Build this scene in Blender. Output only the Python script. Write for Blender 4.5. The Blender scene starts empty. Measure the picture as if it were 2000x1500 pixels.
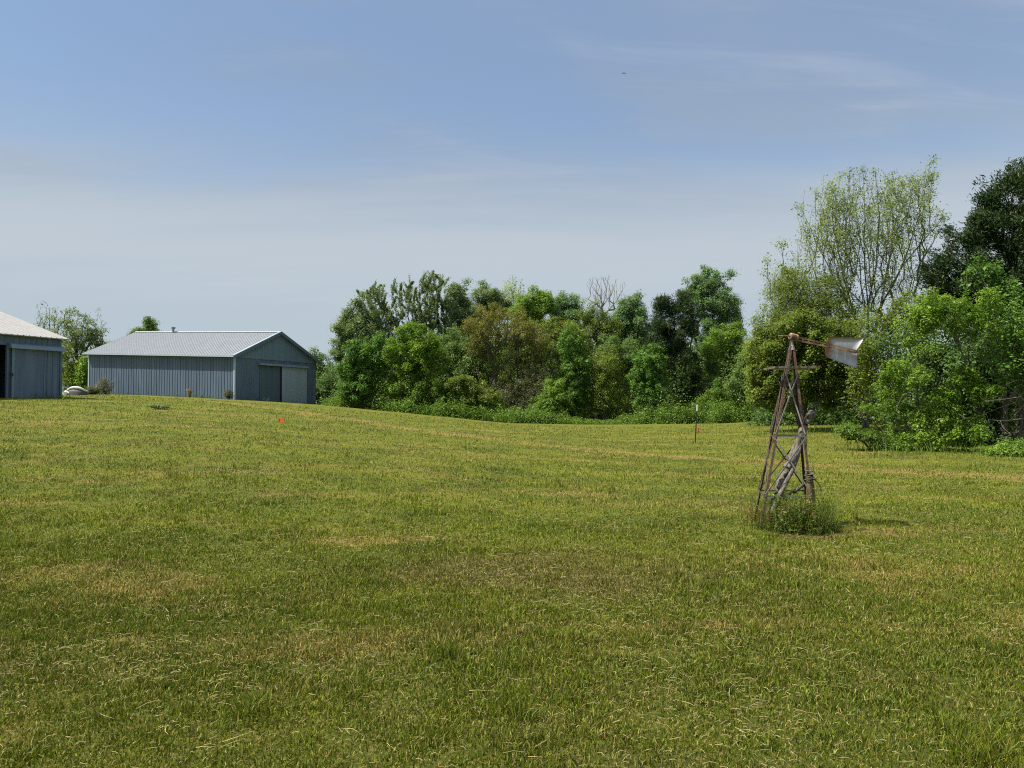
import bpy, math
import numpy as np
from mathutils import Vector

R = math.radians
C = bpy.context.scene.collection
F, HZ, EYE = 1511.0, 790.0, 1.6          # focal length and horizon row of the 2000 px photo, eye height
V3 = lambda *a: np.array(a, float)

# ------------------------------------------------------------------ value noise
_tab = np.random.default_rng(5).random((256, 256))
def vnoise(x, y):
    xi = np.floor(x).astype(int); yi = np.floor(y).astype(int)
    fx = x - xi; fy = y - yi
    fx = fx*fx*(3-2*fx); fy = fy*fy*(3-2*fy)
    a = _tab[xi & 255, yi & 255]; b = _tab[(xi+1) & 255, yi & 255]
    c = _tab[xi & 255, (yi+1) & 255]; d = _tab[(xi+1) & 255, (yi+1) & 255]
    return (a*(1-fx)+b*fx)*(1-fy)+(c*(1-fx)+d*fx)*fy
def fbm(x, y, o=4):
    s = 0; a = .5
    for k in range(o):
        s = s + a*vnoise(x*2**k+17.3*k, y*2**k+9.1*k); a *= .5
    return s/(1-.5**o)

# ------------------------------------------------------------------ terrain
_us = [-900, 0, 250, 460, 620, 800, 1000, 1200, 1400, 1550, 1700, 1900, 2400]
_ds = [0, 9, 20, 38, 50, 65, 90, 140]
_zt = [
    [0, .05, .75, 1.9, 2.3, 2.5, 2.6, 2.6],
    [0, .05, .75, 1.9, 2.25, 2.4, 2.6, 2.6],
    [0, .05, .68, 1.7, 2.15, 2.45, 2.5, 2.2],
    [0, .04, .56, 1.35, 1.75, 2.02, 2.1, 1.6],
    [0, .03, .44, 1.02, 1.4, 1.6, 1.6, 1.4],
    [0, .02, .30, .66, .85, .92, .9, .8],
    [0, .01, .17, .33, .25, .06, 0, 0],
    [0, 0, .04, .12, .05, 0, 0, 0],
    [0, 0, .0, .22, .22, .15, .1, .1],
    [0, 0, .0, .42, .5, .5, .4, .4],
    [0, 0, .0, .46, .6, .6, .6, .6],
    [0, 0, .0, .4, .6, .6, .6, .6],
    [0, 0, .0, .4, .6, .6, .6, .6]]
_ug = np.linspace(-900, 2400, 166); _dg = np.arange(0, 141.0)
_T = np.array([[np.interp(d, _ds, row) for d in _dg] for row in _zt])
_T = np.array([np.interp(_ug, _us, _T[:, j]) for j in range(len(_dg))]).T
def _blur(a, n, ax):
    k = np.hanning(n+2)[1:-1]; k /= k.sum(); h = n//2
    p = np.pad(a, [(h, h) if i == ax else (0, 0) for i in range(2)], mode='edge')
    return np.apply_along_axis(lambda r: np.convolve(r, k, 'valid'), ax, p)
_T = _blur(_blur(_T, 9, 0), 9, 1)
def terrain(x, y, bumps=True):
    x = np.asarray(x, float); y = np.asarray(y, float)
    u = np.clip(1000+F*x/np.maximum(y, 3.0), -900, 2399.9); d = np.clip(y, 0, 139.9)
    a = (u+900)/20.0; i = a.astype(int); fa = a-i
    j = d.astype(int); fd = d-j
    z = (_T[i, j]*(1-fa)+_T[i+1, j]*fa)*(1-fd)+(_T[i, j+1]*(1-fa)+_T[i+1, j+1]*fa)*fd
    if bumps:
        z = z+(fbm(x*.45+40, y*.45+40, 3)-.5)*.07
    return z
def gz(x, y): return float(terrain(np.array([x]), np.array([y]))[0])
def at(u, v, d): return V3((u-1000)/F*d, d, EYE+(HZ-v)/F*d)
def on_ground(u, d):
    x = (u-1000)/F*d
    return V3(x, d, gz(x, d))
def ground_hit(u, v, d0=3, d1=90):
    ds = np.arange(d0, d1, .05); xs = (u-1000)/F*ds
    rows = HZ-(terrain(xs, ds)-EYE)/ds*F
    k = int(np.argmax(rows <= v))
    return V3(xs[k], ds[k], gz(xs[k], ds[k]))

# ------------------------------------------------------------------ node helpers
def new_mat(name):
    m = bpy.data.materials.new(name); m.use_nodes = True
    m.node_tree.nodes.clear()
    return m, m.node_tree
def N(nt, typ, **kw):
    n = nt.nodes.new(typ)
    for k, v in kw.items():
        if k == 'ins':
            for kk, vv in v.items():
                s = n.inputs[kk]
                if isinstance(vv, bpy.types.NodeSocket): nt.links.new(vv, s)
                else: s.default_value = vv
        else: setattr(n, k, v)
    return n
def mix(nt, fac, a, b, blend='MIX'):
    n = nt.nodes.new('ShaderNodeMix'); n.data_type = 'RGBA'; n.blend_type = blend
    for s, v in ((n.inputs[0], fac), (n.inputs[6], a), (n.inputs[7], b)):
        if isinstance(v, bpy.types.NodeSocket): nt.links.new(v, s)
        elif s.type == 'RGBA': s.default_value = (*v, 1) if len(v) == 3 else v
        else: s.default_value = v
    return n.outputs[2]
def mth(nt, op, a, b=0.0, c=0.0):
    n = nt.nodes.new('ShaderNodeMath'); n.operation = op
    for s, v in zip(n.inputs, (a, b, c)):
        if isinstance(v, bpy.types.NodeSocket): nt.links.new(v, s)
        else: s.default_value = v
    return n.outputs[0]
def ramp(nt, v, lo, hi, a=0.0, b=1.0):
    n = nt.nodes.new('ShaderNodeMapRange'); n.interpolation_type = 'SMOOTHSTEP'
    nt.links.new(v, n.inputs[0])
    for k, x in zip((1, 2, 3, 4), (lo, hi, a, b)): n.inputs[k].default_value = x
    return n.outputs[0]
def noise(nt, vec, scale, detail=3, rough=.55, dist=0.0):
    n = N(nt, 'ShaderNodeTexNoise', ins={'Scale': scale, 'Detail': detail, 'Roughness': rough, 'Distortion': dist})
    if vec is not None: nt.links.new(vec, n.inputs['Vector'])
    return n.outputs['Fac']
def mapped(nt, vec, scale=(1, 1, 1), rot=(0, 0, 0), loc=(0, 0, 0)):
    n = N(nt, 'ShaderNodeMapping'); nt.links.new(vec, n.inputs[0])
    n.inputs[1].default_value = loc; n.inputs[2].default_value = rot; n.inputs[3].default_value = scale
    return n.outputs[0]
def out(nt, sh):
    o = N(nt, 'ShaderNodeOutputMaterial'); nt.links.new(sh, o.inputs[0])
def bump(nt, h, strength, dist=.02):
    b = N(nt, 'ShaderNodeBump', ins={'Strength': strength, 'Distance': dist, 'Height': h})
    return b.outputs[0]
def pbr(nt, col, rough=.8, metal=0.0, normal=None, spec=.3):
    p = N(nt, 'ShaderNodeBsdfPrincipled', ins={'Roughness': rough, 'Metallic': metal, 'Specular IOR Level': spec})
    if isinstance(col, bpy.types.NodeSocket): nt.links.new(col, p.inputs[0])
    else: p.inputs[0].default_value = (*col, 1)
    if normal is not None: nt.links.new(normal, p.inputs['Normal'])
    return p.outputs[0]

# ------------------------------------------------------------------ materials
def lawn_colour(nt, blade):
    pos = N(nt, 'ShaderNodeNewGeometry').outputs['Position']
    n1 = noise(nt, mapped(nt, pos, (1, 1, .02)), .35, 5, .6, .4)
    n2 = noise(nt, mapped(nt, pos, (1, 1, .02), loc=(31, 7, 0)), 1.15, 5, .65, .3)
    n3 = noise(nt, mapped(nt, pos, (.35, 1, .02), rot=(0, 0, R(-22)), loc=(3, 51, 0)), .55, 4, .6, .5)
    n4 = noise(nt, mapped(nt, pos, (1, 1, .02), loc=(11, 90, 0)), 4.5, 3, .6)
    c = mix(nt, ramp(nt, n1, .36, .62), GREEN_D, GREEN_A)
    c = mix(nt, ramp(nt, n2, .45, .68), c, GREEN_Y)
    c = mix(nt, mth(nt, 'MULTIPLY', ramp(nt, noise(nt, mapped(nt, pos, (1, 1, .02), loc=(61, 27, 0)), .8, 4, .6), .54, .68), .65), c, (.15, .115, .045))
    c = mix(nt, mth(nt, 'MULTIPLY', ramp(nt, n4, .5, .7), .55), c, GREEN_B)
    st = N(nt, 'ShaderNodeSeparateXYZ'); nt.links.new(pos, st.inputs[0])
    ph = mth(nt, 'ADD', mth(nt, 'ADD', mth(nt, 'MULTIPLY', st.outputs[1], 2.1), mth(nt, 'MULTIPLY', st.outputs[0], .55)), mth(nt, 'MULTIPLY', n1, 9.0))
    c = mix(nt, mth(nt, 'MULTIPLY', ramp(nt, mth(nt, 'SINE', ph), -.2, .9), .38), c, GREEN_D)
    c = mix(nt, mth(nt, 'MULTIPLY', ramp(nt, mth(nt, 'SINE', ph), -.3, -.95), .30), c, GREEN_Y)
    # dry clippings in swaths, and the pale swath that runs across the field
    sep = N(nt, 'ShaderNodeSeparateXYZ'); nt.links.new(pos, sep.inputs[0])
    X, Y = sep.outputs[0], sep.outputs[1]
    lane = mth(nt, 'ADD', mth(nt, 'MULTIPLY', mth(nt, 'SUBTRACT', X, 11.0), 15.3/20.87), mth(nt, 'MULTIPLY', mth(nt, 'SUBTRACT', Y, 16.7), 14.2/20.87))
    lane = mth(nt, 'ADD', lane, mth(nt, 'MULTIPLY', mth(nt, 'SUBTRACT', n1, .5), 3.0))
    band = ramp(nt, mth(nt, 'ABSOLUTE', lane), .25, 1.2, 1.0, 0.0)
    dry = mth(nt, 'MAXIMUM', mth(nt, 'MULTIPLY', ramp(nt, n3, .50, .70), ramp(nt, n2, .30, .62)), mth(nt, 'MULTIPLY', band, ramp(nt, n2, .32, .55)))
    near = ramp(nt, mth(nt, 'ADD', Y, mth(nt, 'MULTIPLY', mth(nt, 'SUBTRACT', n1, .5), 9.0)), 4.0, 13.0, .62, 0.0)  # foreground darkening painted into the lawn colour, in place of vignette and blade shade
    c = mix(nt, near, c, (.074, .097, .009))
    bx = mth(nt, 'DIVIDE', mth(nt, 'SUBTRACT', X, .25), 1.7); by = mth(nt, 'SUBTRACT', Y, 7.4)
    br = mth(nt, 'SQRT', mth(nt, 'ADD', mth(nt, 'MULTIPLY', bx, bx), mth(nt, 'MULTIPLY', by, by)))
    brown = ramp(nt, mth(nt, 'ADD', br, mth(nt, 'MULTIPLY', mth(nt, 'SUBTRACT', n2, .5), 2.0)), .35, 1.3, .75, 0.0)
    c = mix(nt, brown, c, (.16, .115, .045))
    wx = mth(nt, 'SUBTRACT', X, 3.63); wy = mth(nt, 'SUBTRACT', Y, 9.52)
    rr = mth(nt, 'SQRT', mth(nt, 'ADD', mth(nt, 'MULTIPLY', wx, wx), mth(nt, 'MULTIPLY', mth(nt, 'MULTIPLY', wy, wy), 1.6)))
    bare = ramp(nt, mth(nt, 'ADD', rr, mth(nt, 'MULTIPLY', mth(nt, 'SUBTRACT', n4, .5), .5)), .38, .66, 1.0, 0.0)
    if blade:
        rnd = N(nt, 'ShaderNodeNewGeometry').outputs['Random Per Island']
        thr = mth(nt, 'ADD', mth(nt, 'MULTIPLY', dry, .64), .11)
        isdry = ramp(nt, mth(nt, 'SUBTRACT', thr, rnd), -.02, .02)
        r2 = mth(nt, 'FRACT', mth(nt, 'MULTIPLY', rnd, 37.7))
        c = mix(nt, mth(nt, 'MULTIPLY', r2, .75), c, mix(nt, r2, GREEN_B, GREEN_Y))
        c = mix(nt, isdry, c, mix(nt, r2, STRAW_D, STRAW))
        c = mix(nt, mth(nt, 'MULTIPLY', bare, .4), c, (.17, .11, .04))
        r3 = mth(nt, 'FRACT', mth(nt, 'MULTIPLY', rnd, 113.3))
        c = mix(nt, mth(nt, 'MULTIPLY', ramp(nt, r3, .40, 1.0), .8), c, (.050, .053, .009))
        c = mix(nt, mth(nt, 'MULTIPLY', ramp(nt, r3, .12, 0), .5), c, (.40, .40, .10))
    else:
        c = mix(nt, .45, c, (.045, .036, .014))
        c = mix(nt, mth(nt, 'MULTIPLY', dry, .75), c, STRAW_D)
        fine = noise(nt, pos, 38, 4, .7)
        c = mix(nt, ramp(nt, fine, .48, .72), c, STRAW_D)
        c = mix(nt, ramp(nt, fine, .5, .3, 0, .6), c, (.05, .055, .018))
        c = mix(nt, mth(nt, 'MULTIPLY', bare, .7), c, (.10, .06, .028))
    return c
GREEN_D, GREEN_A, GREEN_B, GREEN_Y = (.078, .146, .009), (.168, .230, .012), (.066, .134, .010), (.262, .296, .018)
STRAW, STRAW_D = (.44, .345, .110), (.27, .195, .055)

def ground_mat():
    m, nt = new_mat('mown_field')
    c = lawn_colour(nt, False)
    pos = N(nt, 'ShaderNodeNewGeometry').outputs['Position']
    h = noise(nt, pos, 26, 5, .75)
    out(nt, pbr(nt, c, .95, normal=bump(nt, h, .9, .05), spec=.1)); return m
def blade_mat():
    m, nt = new_mat('grass_blade')
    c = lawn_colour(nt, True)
    d = N(nt, 'ShaderNodeBsdfDiffuse', ins={'Color': c}); t = N(nt, 'ShaderNodeBsdfTranslucent', ins={'Color': c})
    a = N(nt, 'ShaderNodeMixShader', ins={0: .22, 1: d.outputs[0], 2: t.outputs[0]})
    g = N(nt, 'ShaderNodeBsdfGlossy', ins={'Roughness': .45})
    b = N(nt, 'ShaderNodeMixShader', ins={0: .012, 1: a.outputs[0], 2: g.outputs[0]})
    out(nt, b.outputs[0]); return m
def leaf_mat(name, dark, mid, light, trans=.4, gloss=.012, nscale=.5, k=1.8, common=.55):
    dark, mid, light = [tuple(x*k for x in c) for c in (dark, mid, light)]
    m, nt = new_mat(name)
    rnd = N(nt, 'ShaderNodeNewGeometry').outputs['Random Per Island']
    pos = N(nt, 'ShaderNodeNewGeometry').outputs['Position']
    n = noise(nt, pos, nscale, 3, .6)
    c = mix(nt, ramp(nt, rnd, 0, .7), dark, mid)
    c = mix(nt, ramp(nt, rnd, .6, 1.0), c, light)
    c = mix(nt, mth(nt, 'MULTIPLY', ramp(nt, n, .45, .68), .7), c, light)
    c = mix(nt, mth(nt, 'MULTIPLY', ramp(nt, n, .5, .32), .6), c, dark)
    ng = noise(nt, mapped(nt, pos, loc=(13, 5, 7)), .9, 4, .6)
    c = mix(nt, mth(nt, 'MULTIPLY', ramp(nt, ng, .42, .66), common), c, (.115, .185, .032))
    d = N(nt, 'ShaderNodeBsdfDiffuse', ins={'Color': c})
    t = N(nt, 'ShaderNodeBsdfTranslucent', ins={'Color': mix(nt, .5, c, (light[0]*1.1, light[1]*1.1, light[2]*.7))})
    a = N(nt, 'ShaderNodeMixShader', ins={0: trans, 1: d.outputs[0], 2: t.outputs[0]})
    g = N(nt, 'ShaderNodeBsdfGlossy', ins={'Roughness': .4})
    b = N(nt, 'ShaderNodeMixShader', ins={0: gloss, 1: a.outputs[0], 2: g.outputs[0]})
    out(nt, b.outputs[0]); return m
def bark_mat(name, a, b, scale=6):
    m, nt = new_mat(name)
    pos = N(nt, 'ShaderNodeNewGeometry').outputs['Position']
    n = noise(nt, mapped(nt, pos, (1, 1, .3)), scale, 5, .7)
    n2 = noise(nt, pos, scale*.25, 3, .6)
    c = mix(nt, ramp(nt, n, .35, .65), a, b); c = mix(nt, mth(nt, 'MULTIPLY', n2, .4), c, a)
    out(nt, pbr(nt, c, .9, normal=bump(nt, n, .6, .03), spec=.15)); return m
def siding_mat(name, col, var=.12, rough=.5, metal=0.0, streak=(.9, .9, .9)):
    m, nt = new_mat(name)
    pos = N(nt, 'ShaderNodeNewGeometry').outputs['Position']
    n = noise(nt, mapped(nt, pos, (1.5, 1.5, .15)), 1.6, 5, .65)
    n2 = noise(nt, pos, .35, 3, .6)
    lo = tuple(x*(1-var) for x in col); hi = tuple(min(1, x*(1+var)) for x in col)
    c = mix(nt, ramp(nt, n, .3, .7), lo, hi)
    c = mix(nt, mth(nt, 'MULTIPLY', ramp(nt, n2, .5, .75), .25), c, tuple(x*y for x, y in zip(hi, streak)))
    out(nt, pbr(nt, c, rough, metal, spec=.35)); return m
def rust_mat(name, clean, bias=.5, metal=.3):
    m, nt = new_mat(name)
    pos = N(nt, 'ShaderNodeNewGeometry').outputs['Position']
    n = noise(nt, pos, 7, 6, .7, .3); n2 = noise(nt, pos, 40, 3, .6)
    rust = mix(nt, ramp(nt, n2, .35, .65), (.085, .050, .036), (.190, .115, .075))
    f = ramp(nt, n, bias-.08, bias+.08)
    c = mix(nt, f, rust, clean)
    out(nt, pbr(nt, c, .7, metal, normal=bump(nt, n2, .3, .01))); return m
def plain(name, col, rough=.7, metal=0.0, var=.15):
    m, nt = new_mat(name)
    pos = N(nt, 'ShaderNodeNewGeometry').outputs['Position']
    n = noise(nt, pos, 5, 5, .7)
    c = mix(nt, ramp(nt, n, .3, .7), tuple(x*(1-var) for x in col), tuple(min(1, x*(1+var)) for x in col))
    out(nt, pbr(nt, c, rough, metal)); return m

M = dict(
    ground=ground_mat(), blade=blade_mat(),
    fresh=leaf_mat('fresh_leaves', (.050, .094, .014), (.095, .160, .022), (.160, .240, .035)),
    bright=leaf_mat('bright_leaves', (.040, .084, .010), (.078, .145, .013), (.150, .225, .025)),
    mid=leaf_mat('mid_green_leaves', (.040, .074, .022), (.072, .120, .032), (.120, .175, .050)),
    dome=leaf_mat('poplar_leaves', (.042, .084, .032), (.078, .140, .048), (.130, .200, .075)),
    grey=leaf_mat('grey_green_leaves', (.058, .088, .036), (.095, .135, .052), (.155, .195, .080)),
    vine=leaf_mat('vine_leaves', (.026, .062, .012), (.050, .110, .018), (.100, .180, .028), trans=.3),
    cedar=leaf_mat('cedar_sprays', (.012, .024, .010), (.023, .040, .015), (.046, .066, .022), trans=.15, gloss=.01, common=.08),
    olive=leaf_mat('olive_leaves', (.042, .066, .014), (.082, .116, .020), (.148, .182, .030)),
    rusty=leaf_mat('orange_young_leaves', (.062, .068, .020), (.118, .122, .028), (.185, .160, .034), nscale=.35),
    pale=leaf_mat('pale_spring_leaves', (.120, .165, .055), (.180, .225, .085), (.260, .300, .130)),
    fan=leaf_mat('new_spring_leaves', (.078, .108, .034), (.128, .168, .050), (.190, .230, .075), common=.3),
    weed=leaf_mat('dark_weed_leaves', (.026, .052, .010), (.062, .098, .018), (.130, .155, .030), k=1.6, nscale=4, common=.1),
    bramble=leaf_mat('bramble_leaves', (.034, .066, .012), (.068, .122, .018), (.120, .185, .028)),
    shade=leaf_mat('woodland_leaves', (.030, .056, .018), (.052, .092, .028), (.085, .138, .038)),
    brown=leaf_mat('dead_brown_leaves', (.045, .045, .025), (.075, .075, .040), (.110, .110, .060)),
    bark=bark_mat('grey_brown_bark', (.055, .045, .035), (.130, .112, .090)),
    greybark=bark_mat('grey_green_bark', (.075, .070, .055), (.17, .16, .13)),
    palebark=bark_mat('pale_bark', (.20, .18, .15), (.36, .33, .29)),
    oldwood=bark_mat('weathered_wood', (.050, .041, .030), (.25, .22, .175), 22),
    stump=bark_mat('mossy_old_wood', (.055, .042, .022), (.17, .125, .07), 22),
    straw=plain('dry_straw', (.29, .245, .10), .8, var=.45),
    seed=leaf_mat('sorrel_seed_heads', (.085, .052, .020), (.145, .090, .030), (.20, .15, .05)),
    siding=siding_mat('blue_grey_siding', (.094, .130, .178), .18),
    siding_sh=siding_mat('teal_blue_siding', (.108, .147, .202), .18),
    siding_dk=siding_mat('dark_blue_panel', (.088, .126, .155), .06),
    door=siding_mat('pale_blue_door', (.30, .365, .425), .06),
    gable=siding_mat('gable_siding', (.152, .205, .255), .08),
    trim=siding_mat('pale_trim', (.34, .41, .47), .05),
    fascia=siding_mat('blue_fascia', (.10, .145, .20), .06),
    roof=siding_mat('galvanised_roof', (.245, .26, .272), .09, .5, .1),
    whiteroof=siding_mat('weathered_white_roof', (.30, .29, .275), .10, .6),
    dark=plain('dark_recess', (.03, .03, .03)),
    steel=plain('dull_steel', (.25, .25, .26), .5, .6),
    rust=rust_mat('rusty_angle_iron', (.20, .19, .18), .66),
    rustdark=rust_mat('dark_rusty_iron', (.085, .070, .062), .48),
    brace=rust_mat('grey_brace_iron', (.26, .25, .235), .40),
    rustboom=rust_mat('rusty_boom', (.40, .25, .14), .48),
    postgreen=plain('dark_green_post', (.022, .045, .030), .5),
    white=plain('white_paint', (.78, .80, .74), .5, var=.05),
    orange=plain('orange_flagging', (.85, .14, .03), .6, var=.1),
    hull=plain('faded_white_hull', (.62, .62, .55), .5, var=.1),
    hulldark=plain('dark_hull_side', (.075, .075, .075), .6),
    bird=plain('dark_feathers', (.02, .02, .025), .7),
)
def vane_mat():
    m, nt = new_mat('vane_sheet')
    uv = N(nt, 'ShaderNodeTexCoord').outputs['UV']
    pos = N(nt, 'ShaderNodeNewGeometry').outputs['Position']
    sep = N(nt, 'ShaderNodeSeparateXYZ'); nt.links.new(uv, sep.inputs[0])
    n = noise(nt, pos, 16, 5, .7, .3); n2 = noise(nt, mapped(nt, pos, (40, 40, 1.5)), 1.0, 2, .5)
    e = mth(nt, 'ADD', sep.outputs[0], mth(nt, 'MULTIPLY', mth(nt, 'SUBTRACT', n, .5), .30))
    rust = mix(nt, n, (.23, .085, .038), (.36, .18, .085))
    c = mix(nt, ramp(nt, n2, .55, .75), (.40, .395, .39), (.60, .595, .59))
    top = ramp(nt, mth(nt, 'ADD', sep.outputs[1], mth(nt, 'MULTIPLY', mth(nt, 'SUBTRACT', n, .5), .12)), .90, 1.0)
    c = mix(nt, mth(nt, 'MULTIPLY', top, .8), c, rust)
    c = mix(nt, mth(nt, 'MULTIPLY', ramp(nt, e, .05, .27, 1, 0), .95), c, rust)
    out(nt, pbr(nt, c, .5, .35)); return m
M['vane'] = vane_mat()

# ------------------------------------------------------------------ object helpers
def tag(o, label=None, cat=None, group=None, kind=None):
    for k, v in (('label', label), ('category', cat), ('group', group), ('kind', kind)):
        if v: o[k] = v
    return o
def empty(name, loc, label, cat, group=None):
    o = bpy.data.objects.new(name, None); C.objects.link(o)
    o.location = [float(x) for x in loc]; o.empty_display_size = .3; o['wp'] = [float(x) for x in loc]
    return tag(o, label, cat, group)
def origin(p):
    return np.zeros(3) if p is None else np.array(p['wp'])
def mesh_np(name, co, faces, mat, parent=None, smooth=False, loc=None, uv=None):
    """co (n,3) world positions; faces (m,k) index array of one polygon size, or a list of such arrays."""
    base = origin(parent) if loc is None else np.array(loc, float)
    me = bpy.data.meshes.new(name)
    co = np.asarray(co, float)-base
    fl = faces if isinstance(faces, list) else [faces]
    fl = [np.asarray(f) for f in fl if len(f)]
    me.vertices.add(len(co)); me.vertices.foreach_set('co', co.astype(np.float32).ravel())
    li = np.concatenate([f.ravel() for f in fl]).astype(np.int32)
    st = []; k = 0
    for f in fl:
        st.append(k+np.arange(len(f))*f.shape[1]); k += f.size
    st = np.concatenate(st).astype(np.int32)
    me.loops.add(len(li)); me.loops.foreach_set('vertex_index', li)
    me.polygons.add(len(st)); me.polygons.foreach_set('loop_start', st)
    me.update(calc_edges=True)
    if smooth: me.polygons.foreach_set('use_smooth', np.ones(len(st), bool))
    if uv is not None:
        l = me.uv_layers.new(name='UVMap'); l.data.foreach_set('uv', np.asarray(uv, np.float32)[li].ravel())
    me.materials.append(mat)
    o = bpy.data.objects.new(name, me); C.objects.link(o)
    if parent is not None:
        o.parent = parent; o['wp'] = list(map(float, base))
        if loc is not None: o.location = base-origin(parent)
    else:
        o.location = base; o['wp'] = list(map(float, base))
    return o
class MB:
    def __init__(s): s.v = []; s.f = []
    def poly(s, pts):
        k = len(s.v); s.v += [np.array(p, float) for p in pts]; s.f.append(list(range(k, k+len(pts))))
    def hexa(s, b, t):
        k = len(s.v); s.v += [np.array(p, float) for p in list(b)+list(t)]
        for q in ((3, 2, 1, 0), (4, 5, 6, 7), (0, 1, 5, 4), (1, 2, 6, 5), (2, 3, 7, 6), (3, 0, 4, 7)): s.f.append([k+i for i in q])
    def bar(s, a, b, w, h, up=(0, 0, 1)):
        a = np.array(a, float); b = np.array(b, float); d = (b-a)/np.linalg.norm(b-a)
        x = np.cross(d, up); x /= np.linalg.norm(x); y = np.cross(x, d)
        q = [(-1, -1), (1, -1), (1, 1), (-1, 1)]
        s.hexa([a+x*w/2*i+y*h/2*j for i, j in q], [b+x*w/2*i+y*h/2*j for i, j in q])
    def angle(s, a, b, x, y, w, t):
        """L section from a to b, flanges along x and y."""
        a = np.array(a, float); b = np.array(b, float); d = (b-a)/np.linalg.norm(b-a)
        x = np.array(x, float); x -= d*(x@d); x /= np.linalg.norm(x)
        y = np.array(y, float); y -= d*(y@d)+x*(y@x); y /= np.linalg.norm(y)
        q = [(0, 0), (w, 0), (w, t), (t, t), (t, w), (0, w)]
        k = len(s.v)
        for p in (a, b): s.v += [p+x*i+y*j for i, j in q]
        for i in range(6): s.f.append([k+i, k+(i+1) % 6, k+6+(i+1) % 6, k+6+i])
        s.f.append([k+i for i in range(5, -1, -1)]); s.f.append([k+6+i for i in range(6)])
    def tube(s, pts, rad, n=8, cap=True):
        pts = [np.array(p, float) for p in pts]
        if np.isscalar(rad): rad = [rad]*len(pts)
        k = len(s.v)
        for i, p in enumerate(pts):
            d = pts[min(i+1, len(pts)-1)]-pts[max(i-1, 0)]; d /= np.linalg.norm(d)
            h = V3(0, 0, 1) if abs(d[2]) < .9 else V3(1, 0, 0)
            x = np.cross(d, h); x /= np.linalg.norm(x); y = np.cross(d, x)
            for j in range(n):
                a = 2*math.pi*j/n; s.v.append(p+rad[i]*(x*math.cos(a)+y*math.sin(a)))
        for i in range(len(pts)-1):
            for j in range(n):
                s.f.append([k+i*n+j, k+i*n+(j+1) % n, k+(i+1)*n+(j+1) % n, k+(i+1)*n+j])
        if cap:
            s.f.append([k+j for j in range(n)]); e = k+(len(pts)-1)*n; s.f.append([e+j for j in range(n-1, -1, -1)])
    def build(s, name, mat, parent=None, loc=None, smooth=False):
        base = origin(parent) if loc is None else np.array(loc, float)
        me = bpy.data.meshes.new(name)
        me.from_pydata([tuple(p-base) for p in s.v], [], s.f); me.update()
        if smooth: me.polygons.foreach_set('use_smooth', [True]*len(me.polygons))
        me.materials.append(mat)
        o = bpy.data.objects.new(name, me); C.objects.link(o)
        if parent is not None: o.parent = parent
        else: o.location = base
        o['wp'] = list(map(float, base))
        return o

# ------------------------------------------------------------------ ground
def field():
    t = np.linspace(-1, 1, 300)
    xs = np.sinh(t*4.4)/np.sinh(4.4)*420
    ty = np.linspace(-.42, 1, 330)
    ys = np.sinh(ty*4.4)/np.sinh(4.4)*520+4
    X, Y = np.meshgrid(xs, ys)
    Z = terrain(X.ravel(), Y.ravel())
    co = np.stack([X.ravel(), Y.ravel(), Z], 1)
    nx, ny = len(xs), len(ys)
    i = np.arange(ny-1)[:, None]*nx+np.arange(nx-1)[None]
    f = np.stack([i, i+1, i+nx+1, i+nx], -1).reshape(-1, 4)
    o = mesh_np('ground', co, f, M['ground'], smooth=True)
    tag(o, 'mown field sloping gently down to the tree line', None, None, 'structure')
field()

def unit(v): v = np.array(v, float); return v/np.linalg.norm(v)
def in_shed(x, y):
    dx = x+24.5; dy = y-42
    a = dx*-.39+dy*-.92; t = dx*-.92+dy*.39
    return (a > -.1) & (t > -.1) & (a < 9) & (t < 13)

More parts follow.
